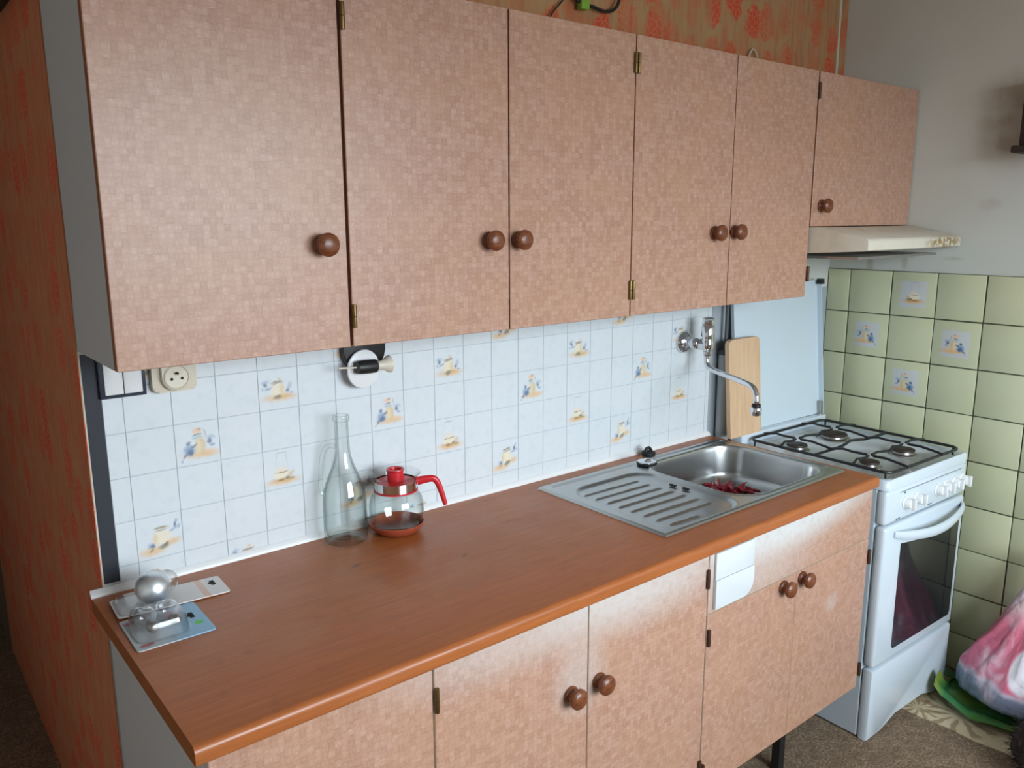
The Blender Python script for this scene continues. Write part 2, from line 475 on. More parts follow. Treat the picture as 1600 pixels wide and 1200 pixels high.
# (cx, cy, rx, ry, rot, soft, alpha, colour) on a unit tile
MOTIF = {
 'A': [(.02, -.21, .37, .085, 0, .6, .85, OCH), (.12, -.19, .2, .05, 0, .5, .6, S(214, 160, 84)), (-.02, -.02, .175, .17, 0, .2, .95, CRE), (.09, -.04, .06, .14, 0, .6, .7, TAN),
       (-.02, .17, .15, .028, .1, .3, .95, BRN), (-.02, .13, .14, .014, .1, .4, .8, S(120, 110, 96)), (.03, .25, .055, .03, 0, .4, .8, TAN),
       (-.33, .12, .05, .06, .4, .4, .9, DBLUE), (-.33, .19, .09, .04, .2, .6, .55, BLUE), (-.25, .03, .09, .025, .3, .5, .8, BLUE), (-.40, .02, .03, .03, 0, .5, .6, BLUE),
       (.23, -.05, .05, .045, .5, .4, .85, DBLUE), (.28, .04, .05, .09, -.3, .6, .5, BLUE), (.33, -.12, .05, .02, 0, .5, .6, DBLUE), (-.03, -.20, .10, .055, .2, .4, .85, GREEN)],
 'B': [(.10, -.27, .36, .075, 0, .6, .9, OCH), (.2, -.22, .16, .05, 0, .5, .5, PEACH), (.06, -.06, .125, .20, 0, .2, .95, TAN), (.02, -.06, .06, .18, 0, .6, .6, CRE),
       (.0, .14, .115, .035, .1, .3, .8, S(160, 186, 196)), (.0, .20, .105, .016, .15, .3, .9, S(86, 96, 104)), (.0, .29, .095, .07, 0, .25, .95, PEACH), (.05, .33, .04, .03, 0, .5, .6, BRN),
       (.18, .22, .02, .1, .2, .5, .5, BRN), (-.20, -.15, .12, .12, .3, .35, .9, BLUE), (-.17, -.19, .08, .07, .3, .4, .8, DBLUE), (-.21, .02, .055, .05, .2, .4, .9, DBLUE), (-.08, -.05, .07, .03, .5, .4, .8, DBLUE),
       (-.3, -.27, .07, .03, .8, .5, .8, DBLUE), (-.38, -.37, .025, .025, 0, .5, .7, BLUE), (.27, .02, .05, .06, .3, .4, .9, DBLUE), (.30, .10, .09, .05, 0, .7, .5, BLUE), (.33, -.08, .055, .03, 0, .4, .8, BLUE)],
 'C': [(-.01, -.32, .36, .08, 0, .6, .9, OCH), (-.02, -.28, .26, .06, 0, .5, .7, S(196, 150, 84)), (-.03, -.14, .22, .12, 0, .25, .95, CRE), (-.04, -.02, .15, .075, 0, .3, .9, S(226, 214, 196)),
       (-.04, -.085, .17, .016, .1, .3, .9, S(128, 118, 104)), (-.04, .40, .13, .02, 0, .4, .7, S(176, 172, 180)), (-.16, .25, .012, .15, -.1, .5, .5, S(176, 180, 184)), (.1, .25, .012, .15, .1, .5, .5, S(176, 180, 184)),
       (.2, -.16, .09, .05, .6, .4, .8, S(196, 176, 150)), (.10, -.24, .06, .035, .3, .4, .9, GREEN), (-.07, -.28, .09, .03, 0, .4, .8, S(120, 98, 70)), (.2, -.27, .07, .04, 0, .5, .7, S(150, 130, 76))],
 'D': [(-.16, -.32, .28, .09, .1, .6, .9, OCH), (.26, -.18, .17, .07, .1, .5, .85, OCH), (.05, -.03, .19, .17, 0, .2, .95, CRE), (-.10, -.05, .05, .14, 0, .6, .7, TAN),
       (.04, .20, .145, .03, .08, .3, .95, BRN), (.05, .14, .15, .014, .12, .4, .8, S(130, 122, 108)), (.34, .20, .04, .055, -.3, .35, .95, DBLUE), (.37, .28, .03, .06, -.4, .5, .6, BLUE), (.31, .11, .09, .03, .4, .5, .7, BLUE), (.42, .14, .03, .05, -.3, .5, .6, BLUE),
       (-.16, -.20, .045, .05, 0, .4, .95, DBLUE), (-.22, -.19, .06, .06, 0, .6, .6, BLUE), (-.20, -.30, .05, .025, .7, .5, .7, GREEN), (.07, -.24, .10, .055, .35, .4, .85, GREEN), (.13, -.19, .06, .02, .5, .4, .8, S(70, 76, 76))],
}
def stamp_motif(g, v, col, key, sc, ox=0.0, oy=0.0, mirror=False, sat=1.0):
    for (cx, cy, rx, ry, rot, soft, al, c) in MOTIF[key]:
        if mirror: cx, rot = -cx, -rot
        col = g.mix(g.blob(v, ox + cx * sc, oy + cy * sc, rx * sc, ry * sc, rot, min(0.8, soft + 0.15), al * sat), col, c)
    return col
PV = 0.0862; PT = 0.151
def vinyl_mat(key=None):
    g = G('vinyl_tile' + ('_' + key if key else ''), rough=0.4)
    pw = g.pos()
    n1 = g.noise(pw, 42, 4, 0.6)
    n2 = g.noise(pw, 9, 2)
    col = g.mix(g.rng(n1, 0.45, 0.75, 0, 0.35), S(212, 219, 223), S(192, 201, 207))
    col = g.mix(g.rng(n2, 0.4, 0.7, 0, 0.35), col, S(218, 221, 225))
    if key:
        v = g.map(g.vec2(g.obj(), 0, 2), scale=(1 / PV, 1 / PV, 1))
        wob = g.n('ShaderNodeTexNoise', {'Vector': pw, 'Scale': 120.0, 'Detail': 3.0})
        wv = g.n('ShaderNodeVectorMath', {0: wob.outputs['Color'], 1: (0.5, 0.5, 0.5)}, operation='SUBTRACT').outputs[0]
        wv = g.n('ShaderNodeVectorMath', {0: wv, 3: 0.09}, operation='SCALE').outputs[0]
        v = g.n('ShaderNodeVectorMath', {0: v, 1: wv}, operation='ADD').outputs[0]
        v = g.vec2(v, 0, 1)
        col = stamp_motif(g, v, col, key, 1.0, sat=0.8)
    g.color(col)
    return g.mat
M_vinyl = vinyl_mat()
M_vinyl_motif = {k: vinyl_mat(k) for k in 'ABCD'}
def ytile_mat(key=None, mirror=False):
    g = G('yellow_tile' + ('_' + key if key else ''), rough=0.22)
    pw = g.pos()
    oi = g.n('ShaderNodeObjectInfo').outputs['Random']
    base = g.mix(oi, S(207, 208, 172), S(199, 203, 168))
    base = g.mix(g.rng(g.noise(pw, 5, 3), 0.4, 0.7, 0, 0.4), base, S(200, 203, 178))
    if key:
        v0 = g.map(g.vec2(g.obj(), 1, 2), rot=(0, 0, 0), scale=(-1 / PT, 1 / PT, 1))
        sx = g.n('ShaderNodeSeparateXYZ', {0: v0})
        mx = g.m('MAXIMUM', g.m('ABSOLUTE', g.m('SUBTRACT', sx.outputs[0], 0.0)), g.m('ABSOLUTE', sx.outputs[1]))
        sq = g.rng(mx, 0.285, 0.30, 0.85, 0.0)
        base = g.mix(sq, base, S(200, 203, 208))
        wob = g.n('ShaderNodeTexNoise', {'Vector': pw, 'Scale': 110.0, 'Detail': 3.0})
        wv = g.n('ShaderNodeVectorMath', {0: wob.outputs['Color'], 1: (0.5, 0.5, 0.5)}, operation='SUBTRACT').outputs[0]
        wv = g.n('ShaderNodeVectorMath', {0: wv, 3: 0.05}, operation='SCALE').outputs[0]
        v = g.vec2(g.n('ShaderNodeVectorMath', {0: v0, 1: wv}, operation='ADD').outputs[0], 0, 1)
        base = stamp_motif(g, v, base, key, 0.58, 0.0, 0.03 if key == 'C' else 0.0, mirror)
    g.color(base)
    g.bump(g.noise(pw, 12, 2), 0.05, 0.002)
    return g.mat
M_ytile = ytile_mat()
M_ytile_motif = {'B': ytile_mat('B', True), 'C': ytile_mat('C', True)}

# ------------------------------------------------------------------ room shell
XL, YB = -1.15, 3.1
floor_o = struct('floor', box(XL - 0.1, W + 0.2, YF - 0.1, YB + 0.1, FZ - 0.1, FZ), M_carpet)
struct('ceiling', box(XL - 0.1, W + 0.2, YF - 0.1, YB + 0.1, CEIL, CEIL + 0.1), M_ceiling)
wall_back = struct('wall_back', box(0.0, W + 0.2, 0.0, 1.64, FZ, CEIL), M_paint)
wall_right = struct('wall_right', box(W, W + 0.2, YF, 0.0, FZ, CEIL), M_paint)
# wall opposite the units, with the window opening
wr = BM()
add_box(wr, XL - 0.1, WX0, YF - 0.2, YF, FZ, CEIL)
add_box(wr, WX1, W + 0.2, YF - 0.2, YF, FZ, CEIL)
add_box(wr, WX0, WX1, YF - 0.2, YF, FZ, WZ0)
add_box(wr, WX0, WX1, YF - 0.2, YF, WZ1, CEIL)
struct('wall_front', wr, M_paint)
struct('wall_left', box(XL - 0.1, XL, YF, YB, FZ, CEIL), M_ceiling)
struct('wall_hall', box(XL, 0.0, YB, YB + 0.1, FZ, CEIL), M_dark_wall)
struct('wall_hall_side', box(0.0, 0.1, 1.64, YB, FZ, CEIL), M_dark_wall)
# window frame
wf = BM()
for a in (WX0, (WX0 + WX1) / 2 - 0.03, WX1 - 0.06):
    add_box(wf, a, a + 0.06, YF - 0.16, YF - 0.10, WZ0, WZ1, 0.006)
for a in (WZ0, WZ1 - 0.06):
    add_box(wf, WX0, WX1, YF - 0.158, YF - 0.102, a, a + 0.06, 0.006)
win = struct('window_1', wf, M_white_plastic)
link('window_sill', box(WX0 - 0.05, WX1 + 0.05, YF - 0.10, YF + 0.10, WZ0 - 0.03, WZ0, 0.006), M_white_plastic, win)

# orange wallpaper sheets on the wall's front (above the cabinets) and on its end
wp = link('wallpaper', box(0.0, W - 0.055, -0.0015, 0.0, 1.40, CEIL), M_wp_back, wall_back)
wp['label'] = 'orange floral wallpaper above the cupboards'
wp2 = link('wallpaper', box(W - 0.04, W - 0.001, -0.0015, 0.0, 1.50, CEIL), M_wp_back, wall_back)
wp3 = link('wallpaper', box(-0.0015, 0.0, 0.0, 1.64, FZ, CEIL), M_wp_end, wall_back)
wp3['label'] = 'faded orange wallpaper on the end of the wall'
link('grey_panel', box(1.81, W - 0.0005, -0.001, 0.0, 0.3, 1.295), M_greywall, wall_back)
link('edge_strip', box(0.003, 0.030, -0.0025, 0.0, 0.868, 1.306), M_navy, wall_back)

# white printed wall tiles between counter and cupboards
V0X, V0Z = 0.0653, 1.153
link('tile_backing', box(0.030, 1.807, -0.0008, 0.0, 0.85, 1.3255), M_backing, wall_back)
motif_at = {}
for c in (0, 5, 10, 15): motif_at[(c, 2)] = 'D'; motif_at[(c, -2)] = 'D'
for c in (1, 6, 11, 16): motif_at[(c, 0)] = 'B'
for c in (3, 8, 13, 18): motif_at[(c, -1)] = 'A'; motif_at[(c, 1)] = 'C'
for c in (2, 7): motif_at[(c, 3)] = 'A'
tile_cache = {}
GAP = 0.0007
for r in range(-2, 4):
    for c in range(-1, 21):
        x0 = max(V0X + c * PV, 0.030); x1 = min(V0X + (c + 1) * PV, 1.807)
        z1 = V0Z - r * PV; z0 = max(z1 - PV, 0.852)
        if x1 - x0 < 0.006 or z1 - z0 < 0.006: continue
        key = motif_at.get((c, r))
        cx = V0X + (c + .5) * PV; cz = z1 - PV / 2
        k = (round(x1 - x0, 4), round(z1 - z0, 4), round(x0 - cx, 4), key)
        if k not in tile_cache:
            bm = box(x0 - cx + GAP, x1 - cx - GAP, -0.0022, -0.0006, z0 - cz + GAP, z1 - cz - GAP, 0.0005, 1)
            me = bpy.data.meshes.new('tile'); bmesh.ops.recalc_face_normals(bm, faces=bm.faces[:]); bm.to_mesh(me); bm.free()
            me.materials.append(M_vinyl_motif[key] if key else M_vinyl)
            tile_cache[k] = me
        o = bpy.data.objects.new('tile', tile_cache[k]); COL.objects.link(o)
        o.parent = wall_back; o.location = (cx, 0, cz)

# yellow glazed tiles on the right wall
T0Y, T0Z = -0.0881, 1.3622
NC = 7
link('grout', box(W - 0.003, W, T0Y - NC * PT, 0.0, FZ, T0Z), M_grout, wall_right)
ym = {(1, 0): 'C', (0, 1): 'B', (2, 1): 'B', (1, 2): 'B'}
ycache = {}
rt = random.Random(3)
for r in range(9):
    for c in range(-1, NC):
        y1 = min(T0Y - c * PT, -0.002); y0 = T0Y - (c + 1) * PT
        z1 = T0Z - r * PT; z0 = max(z1 - PT, FZ + 0.002)
        cy = T0Y - (c + .5) * PT; cz = z1 - PT / 2
        key = ym.get((c, r))
        k = (round(y1 - y0, 4), round(z1 - z0, 4), key)
        if k not in ycache:
            gp = 0.0019
            bm = box(-0.0085, -0.002, y0 - cy + gp, y1 - cy - gp, z0 - cz + gp, z1 - cz - gp, 0.0022, 2)
            me = bpy.data.meshes.new('tile'); bmesh.ops.recalc_face_normals(bm, faces=bm.faces[:]); bm.to_mesh(me); bm.free()
            me.materials.append(M_ytile_motif[key] if key else M_ytile)
            me.shade_smooth(); me.set_sharp_from_angle(angle=rad(40))
            ycache[k] = me
        o = bpy.data.objects.new('tile', ycache[k]); COL.objects.link(o)
        o.parent = wall_right
        o.location = (W + rt.uniform(-0.0008, 0.0006), cy + rt.uniform(-0.0007, 0.0007), cz + rt.uniform(-0.0007, 0.0007))
        o.rotation_euler = (rt.uniform(-0.004, 0.004), rt.uniform(-0.003, 0.003), rt.uniform(-0.003, 0.003))
# dark door lintel beside the wall end
struct('trim_1', box(-0.03, -0.0016, 0.02, 1.64, 1.938, 2.08, 0.004), M_dark_brown)

# ------------------------------------------------------------------ cabinet builders
KNOB = [(0.0, 0.0), (0.0165, 0.0), (0.0178, 0.003), (0.0165, 0.006), (0.0125, 0.009), (0.0118, 0.014), (0.0165, 0.017), (0.0200, 0.020), (0.0208, 0.024), (0.0200, 0.028), (0.0186, 0.0292), (0.0170, 0.0312), (0.0105, 0.0338), (0.0, 0.0348)]
def add_door(unit, x0, x1, z0, z1, yf, mat, knob=None, hinges=(), edge=None, tilt=0.0, name='door'):
    d = link(name, box(x0, x1, yf, yf + 0.018, z0, z1, 0.0012, 1), [mat, edge or M_edge], unit)
    split_mats(d, lambda n, c: abs(n.y) < 0.5)
    if knob:
        k = link('knob', lathe(KNOB, (knob[0], yf, knob[1]), (0, -1, 0), 24), M_knobwood, d)
    for (hx, hz0, hz1, m) in hinges:
        bm = BM()
        add_lathe(bm, [(0.0, 0), (0.0042, 0.001), (0.0046, 0.003), (0.0046, (hz1 - hz0) / 2 - 0.0006), (0.0036, (hz1 - hz0) / 2), (0.0046, (hz1 - hz0) / 2 + 0.0006), (0.0046, hz1 - hz0 - 0.003), (0.0042, hz1 - hz0 - 0.001), (0, hz1 - hz0)], (hx, yf - 0.0035, hz0), (0, 0, 1), 12)
        add_box(bm, hx - 0.0005, hx + 0.0012, yf - 0.0005, yf + 0.016, hz0 + 0.002, hz1 - 0.002)
        link('hinge', bm, m, d)
    return d
DU = 0.272
def upper_unit(x0, x1, zb, zt, label):
    t = thing('wall_cabinet', label, 'cabinet', ((x0 + x1) / 2, -DU / 2, zb), 'woven print wall cabinets')
    bm = BM(); yb, yf = -0.004, -DU + 0.0195
    th = 0.016
    add_box(bm, x0 + 0.0005, x0 + th, yf, yb, zb, zt); add_box(bm, x1 - th, x1 - 0.0005, yf, yb, zb, zt)
    add_box(bm, x0 + th, x1 - th, yf, yb, zb + 0.001, zb + th); add_box(bm, x0 + th, x1 - th, yf, yb, zt - th, zt - 0.001)
    add_box(bm, x0 + th, x1 - th, yb - 0.004, yb, zb + th, zt - th)
    link('carcass', bm, M_carcass, t)
    return t
ZB, ZT = 1.3131, 1.9436
A1, A2, A3, A4, A5 = 0.3992, 0.7688, 1.1367, 1.5109, 1.8866
GP = 0.0016
u = upper_unit(0.0, A1, ZB, ZT, 'pinkish woven print wall cabinet with one wide door above the wall socket')
add_door(u, 0.0, A1 - 0.003, ZB, ZT, -DU, M_woven, (0.349, 1.4985))
u = upper_unit(A1, A3, ZB, ZT, 'woven print double wall cabinet above the glass carafe')
add_door(u, A1 + 0.003, A2 - GP, ZB, ZT, -DU, M_woven, (0.715, 1.4985), ((A1 + 0.005, 1.856, 1.902, M_brass), (A1 + 0.005, 1.347, 1.391, M_brass)))
add_door(u, A2 + GP, A3 - GP, ZB, ZT, -DU, M_woven, (0.790, 1.4985), ((A3 - 0.0045, 1.860, 1.906, M_brass), (A3 - 0.0045, 1.352, 1.398, M_brass)))
u = upper_unit(A3, A5, ZB, ZT, 'woven print double wall cabinet above the sink and tap')
add_door(u, A3 + GP, A4 - GP, ZB, ZT, -DU, M_woven, (1.444, 1.5035), ((A3 + 0.0060, 1.860, 1.906, M_brass), (A3 + 0.0060, 1.352, 1.398, M_brass)))
add_door(u, A4 + GP, A5 - GP, ZB, ZT, -DU, M_woven, (1.528, 1.5050), ((A5 + 0.001, 1.868, 1.914, M_brass_dark), (A5 + 0.001, 1.357, 1.402, M_brass_dark)))
ZHB = 1.5161
u = upper_unit(A5, W - 0.004, ZHB + 0.002, ZT, 'short woven print wall cabinet over the cooker hood')
add_door(u, A5 + 0.006, W - 0.005, ZHB, ZT, -DU, M_woven, (1.938, 1.575))

# lower units
YL = -0.5539
ZDB, ZDT = 0.2023, 0.6609
CT0 = 0.820
def lower_unit(x0, x1, label, legs=True, open_top=False):
    t = thing('base_cabinet', label, 'cabinet', ((x0 + x1) / 2, YL / 2, FZ), 'woven print base cabinets')
    bm = BM(); yb, yf = -0.012, YL + 0.0195
    th = 0.016; zb, zt = ZDB + 0.002, CT0 - 0.0005
    add_box(bm, x0 + 0.0005, x0 + th, yf, yb, zb, zt); add_box(bm, x1 - th, x1 - 0.0005, yf, yb, zb, zt)
    add_box(bm, x0 + th, x1 - th, yf, yb, zb, zb + th)
    if not open_top: add_box(bm, x0 + th, x1 - th, yf, yb, zt - th, zt)
    add_box(bm, x0 + th, x1 - th, yb - 0.004, yb, zb + th, zt)
    link('carcass', bm, M_carcass, t)
    for lx in legs:
        for ly in (-0.485, -0.06):
            link('leg', box(lx - 0.013, lx + 0.013, ly - 0.013, ly + 0.013, FZ, zb, 0.002, 1), M_black, t)
    return t
B1, B2, B3, B4, B5 = 0.3738, 0.7363, 1.1100, 1.4725, 1.8309
u = lower_unit(0.0, B1, 'woven print base cabinet with one door under the light bulb packs', (0.05,))
add_door(u, 0.0, B1 - 0.0018, ZDB, CT0 - 0.004, YL, M_woven_low, (0.045, 0.60), edge=M_edge_pale)
u = lower_unit(B1, B3, 'woven print double base cabinet in the middle, doors full height', (B1 + 0.05,))
add_door(u, B1 + 0.0018, B2 - 0.0015, ZDB, CT0 - 0.004, YL, M_woven_low, (0.689, 0.634), ((B1 + 0.004, 0.724, 0.771, M_brass), (B1 + 0.004, 0.25, 0.297, M_brass)), edge=M_edge_pale)
add_door(u, B2 + 0.0015, B3 - 0.0020, ZDB, CT0 - 0.004, YL, M_woven_low, (0.766, 0.634), ((B3 - 0.006, 0.729, 0.775, M_brass_dark), (B3 - 0.006, 0.25, 0.297, M_brass_dark)), edge=M_edge_pale)
u = lower_unit(B3, B5, 'woven print sink base cabinet with bleached white front panel', (1.556,), open_top=True)
add_door(u, B3 + 0.0020, B5, ZDT + 0.002, CT0 - 0.004, YL, M_woven_sink, None, (), M_edge_pale, name='front_panel')
add_door(u, B3 + 0.0020, B4 - 0.001, ZDB, ZDT - 0.001, YL, M_woven_low, (1.411, 0.641), ((B3 + 0.006, 0.584, 0.626, M_brass_dark), (B3 + 0.006, 0.24, 0.282, M_brass_dark)), edge=M_edge_pale)
add_door(u, B4 + 0.001, B5, ZDB, ZDT - 0.001, YL, M_woven_low, (1.495, 0.641), ((B5 + 0.004, 0.583, 0.627, M_brass_dark), (B5 + 0.004, 0.237, 0.279, M_brass_dark)), edge=M_edge_pale)

# ------------------------------------------------------------------ worktop with the sink cut-out
XC0, XC1 = -0.0231, 1.8094
CZ = 0.85
BX0, BX1, BY0, BY1 = 1.362, 1.752, -0.468, -0.110   # bowl opening
def counter_profile(y0, front=True):
    pts = []
    if front:
        yf = -0.580
        for i in range(7):
            a = PI / 2 + i / 6 * PI / 2
            pts.append((yf + 0.011 + 0.011 * math.cos(a), CZ - 0.011 + 0.011 * math.sin(a)))
        for i in range(5):
            a = PI + i / 4 * PI / 2
            pts.append((yf + 0.006 + 0.006 * math.cos(a), CT0 + 0.006 + 0.006 * math.sin(a)))
        pts.append((y0, CT0)); pts.append((y0, CZ))
    return pts
bm = BM()
HX0, HX1, HY0, HY1 = 1.046, 1.766, -0.478, -0.078
add_prism(bm, counter_profile(-0.0025), 'x', XC0, HX0)
add_prism(bm, counter_profile(HY0), 'x', HX0, HX1)
add_box(bm, HX0, HX1, HY1, -0.0025, CT0, CZ)
add_prism(bm, counter_profile(-0.0025), 'x', HX1, XC1)
solo('worktop', bm, M_counter, 'long reddish brown wood laminate worktop with rounded orange front edge', 'worktop', (0.9, -0.29, CT0))
# white edging strip between worktop and wall
tr = [(-0.0026, CZ), (-0.0135, CZ), (-0.0135, CZ + 0.003), (-0.010, CZ + 0.008), (-0.005, CZ + 0.012), (-0.0026, CZ + 0.013)]
struct('trim_2', prism(tr, 'x', XC0 - 0.001, 1.812), M_white_plastic)

# ------------------------------------------------------------------ steel sink
SX0, SX1, SY0, SY1 = 1.028, 1.785, -0.494, -0.062
def sdr(x, y, x0, x1, y0, y1, r):
    cx, cy = (x0 + x1) / 2, (y0 + y1) / 2
    qx = abs(x - cx) - (x1 - x0) / 2 + r; qy = abs(y - cy) - (y1 - y0) / 2 + r
    return math.hypot(max(qx, 0), max(qy, 0)) + min(max(qx, qy), 0) - r
def sst(a, b, x):
    t = min(1, max(0, (x - a) / (b - a))); return t * t * (3 - 2 * t)
BOT = 0.748
def seg_d(x, y, ax, ay, bx, by):
    dx, dy = bx - ax, by - ay
    t = max(0, min(1, ((x - ax) * dx + (y - ay) * dy) / (dx * dx + dy * dy)))
    return math.hypot(x - ax - t * dx, y - ay - t * dy)
RIBS = [(1.087 + 0.002 * i, -0.180 - 0.0385 * i) for i in range(8)]
def sink_z(x, y):
    z = CZ + 0.0065
    dedge = -sdr(x, y, SX0, SX1, SY0, SY1, 0.004)
    z -= 0.006 * (1 - sst(0.0, 0.005, dedge))
    # drainer recess
    d = sdr(x, y, 1.062, 1.345, -0.482, -0.135, 0.065)
    z -= 0.0075 * sst(0.004, -0.010, d)
    # raised lip around the bowl and between bowl and drainer
    db = sdr(x, y, BX0, BX1, BY0, BY1, 0.085)
    if d < 0:
        for (rx0, ry) in RIBS:
            q = seg_d(x, y, rx0, ry, rx0 + (0.188 if ry > -0.44 else 0.09), ry - 0.004)
            z += 0.0045 * math.exp(-(q / 0.0040) ** 2)
    # ledge grooves along the back and the right
    q = seg_d(x, y, 1.062, -0.090, 1.365, -0.090); z -= 0.0035 * math.exp(-(q / 0.007) ** 2)
    q = seg_d(x, y, 1.43, -0.083, 1.766, -0.083); z -= 0.003 * math.exp(-(q / 0.005) ** 2)
    q = seg_d(x, y, 1.768, -0.085, 1.768, -0.44); z -= 0.003 * math.exp(-(q / 0.005) ** 2)
    return z
def axis_grid(a, b, fine, step_f, step_c):
    out = [a]; x = a
    while x < b - 1e-6:
        s = step_f if any(f0 <= x <= f1 for f0, f1 in fine) else step_c
        x = min(b, x + s); out.append(x)
    return out
gx = axis_grid(SX0, SX1, [(SX0, SX0 + .01), (1.05, 1.10), (BX0 - 0.03, BX0 + 0.06), (BX1 - 0.06, SX1)], 0.0026, 0.006)
gy = axis_grid(SY0, SY1, [(SY0, SY1)], 0.0026, 0.006)
bm = BM()
gv = [[bm.verts.new((x, y, sink_z(x, y))) for y in gy] for x in gx]
for i in range(len(gx) - 1):
    for j in range(len(gy) - 1):
        if max(sdr(gx[a], gy[b], BX0, BX1, BY0, BY1, 0.085) for a in (i, i + 1) for b in (j, j + 1)) < 0.006: continue
        bm.faces.new((gv[i][j], gv[i + 1][j], gv[i + 1][j + 1], gv[i][j + 1]))
loose = [v for v in bm.verts if not v.link_faces]
bmesh.ops.delete(bm, geom=loose, context='VERTS')
# bowl lofted through rounded rectangles: rolled rim, drafted wall, rounded foot, floor falling to the drain
PZ = CZ + 0.0065
def bowl_ring(ins, z, r):
    return [(p[0], p[1], z) for p in rrect(BX0 + ins, BX1 - ins, BY0 + ins, BY1 - ins, max(r, 0.01), 14)]
sect = [(-0.0115, PZ - 0.0045), (-0.0105, PZ + 0.0002), (-0.008, PZ + 0.0018), (-0.004, PZ + 0.0026), (-0.001, PZ + 0.0018), (0.001, PZ - 0.001), (0.0025, PZ - 0.006)]
for k in range(1, 7):
    sect.append((0.0025 + 0.0015 * k, PZ - 0.006 - (PZ - 0.006 - BOT - 0.030) * k / 6))
for k in range(1, 8):
    a = k / 7 * PI / 2
    sect.append((0.0115 + 0.034 * (1 - math.cos(a)), BOT + 0.030 - 0.0285 * math.sin(a)))
sect += [(0.075, BOT + 0.0008), (0.12, BOT + 0.0003), (0.17, BOT)]
brs = [[bm.verts.new(p) for p in bowl_ring(ins, z, 0.085 - ins)] for ins, z in sect]
for A, B in zip(brs, brs[1:]):
    for i in range(len(A)):
        j = (i + 1) % len(A); bm.faces.new((A[i], A[j], B[j], B[i]))
bm.faces.new(brs[-1])
sink = thing('sink', 'inset stainless steel sink with ribbed drainer beside the cooker', 'sink', (1.41, -0.28, CZ))
link('basin', bm, M_steel, sink, smooth=60)
bm = BM()
for (x, y) in ((1.318, -0.272), (1.322, -0.312)):
    add_prism(bm, [(x + a * 0.004 , y + b * 0.010) for a, b in ((-1, -1), (1, -1), (1, 1), (-1, 1))], 'z', CZ + 0.001, CZ + 0.0043)
link('overflow_slot', bm, M_hole, sink)
link('drain', lathe([(0.0, 0.0), (0.008, -0.001), (0.020, 0.0012), (0.022, 0.0)], (1.50, -0.31, BOT + 0.0005), (0, 0, 1), 20, cap=False), M_chrome, sink)

# drain stopper disc and rubber plug on the sink ledge
t = thing('drain_stopper', 'round chrome drain stopper with black rubber rim on the sink ledge', 'stopper', (1.395, -0.112, CZ + 0.0035))
link('rubber_rim', lathe([(0, 0), (0.024, 0), (0.0285, 0.002), (0.0295, 0.005), (0.027, 0.007), (0, 0.007)], (1.395, -0.112, CZ + 0.0068), (0, 0, 1), 28), M_rubber, t)
link('cap', lathe([(0.026, 0.0), (0.0265, 0.003), (0.020, 0.0045), (0.013, 0.0045), (0.011, 0.008), (0.006, 0.0115), (0, 0.0125)], (1.395, -0.112, CZ + 0.0139), (0, 0, 1), 28), M_chrome, t)
t = thing('rubber_plug', 'black rubber sink plug lying behind the chrome stopper', 'plug', (1.475, -0.052, CZ + 0.001))
link('body', lathe([(0, 0), (0.019, 0), (0.0205, 0.004), (0.0205, 0.010), (0.016, 0.013), (0.010, 0.014), (0, 0.014)], (1.475, -0.047, CZ + 0.0042), (0, 0, 1), 20), M_rubber, t)
link('grip', tube(smooth_path([(1.461, -0.047, CZ + 0.017), (1.466, -0.047, CZ + 0.026), (1.478, -0.047, CZ + 0.027), (1.487, -0.047, CZ + 0.017)], 4), 0.0045, 8), M_rubber, t)
link('ring', tube([(1.502 + 0.006 * math.cos(a * PI / 6), -0.055 + 0.006 * math.sin(a * PI / 6), CZ + 0.009) for a in range(12)], 0.0012, 6, closed=True), M_chrome, t)

# red pods heaped in the bowl
M_pod = G('dried_red_pod', rough=0.4); g = M_pod
g.color(g.ramp(g.noise(g.pos(), 60, 2), [(0.35, S(140, 30, 44)), (0.65, S(186, 56, 72))])); M_pod = g.mat
M_stalk = plain('dry_stalk', S(110, 84, 50), 0.7)
rp = random.Random(11)
for i in range(27):
    k = i / 26.0
    a = rp.uniform(0, PI)
    L = rp.uniform(0.035, 0.06)
    cx = 1.632 + 0.066 * (k - 0.5) + rp.uniform(-0.011, 0.011)
    cy = -0.225 - 0.098 * (k - 0.5) + rp.uniform(-0.017, 0.017)
    lay = 0.006 + 0.0075 * (i % 3) * (1 - abs(2 * k - 1) * 0.5)
    r0 = rp.uniform(0.0044, 0.0062)
    pts = []
    bend = rp.uniform(-0.018, 0.018); lift = rp.uniform(0.0, 0.018)
    for q in range(7):
        s = q / 6.0 - 0.5
        pts.append((cx + math.cos(a) * L * s - math.sin(a) * bend * (s * s * 4), cy + math.sin(a) * L * s + math.cos(a) * bend * (s * s * 4), BOT + 0.0008 + lay + lift * max(0, s) * 1.6))
    t = thing('chilli', 'thin dried red chilli pod in the small heap on the sink bowl floor', 'chilli', (cx, cy, BOT + 0.001), 'red chilli pods in the sink')
    pp = smooth_path(pts, 2)
    rr = [r0 * (0.35 + 0.65 * math.sin(PI * min(1, (j + 1.5) / (len(pp) + 1)))) for j in range(len(pp))]
    link('pod', tube(pp, rr, 7), M_pod, t)
    e = Vector(pp[-1]); dd = (Vector(pp[-1]) - Vector(pp[-2])).normalized()
    link('stalk', tube([e - dd * 0.001, e + dd * 0.006], 0.0012, 5), M_stalk, t)

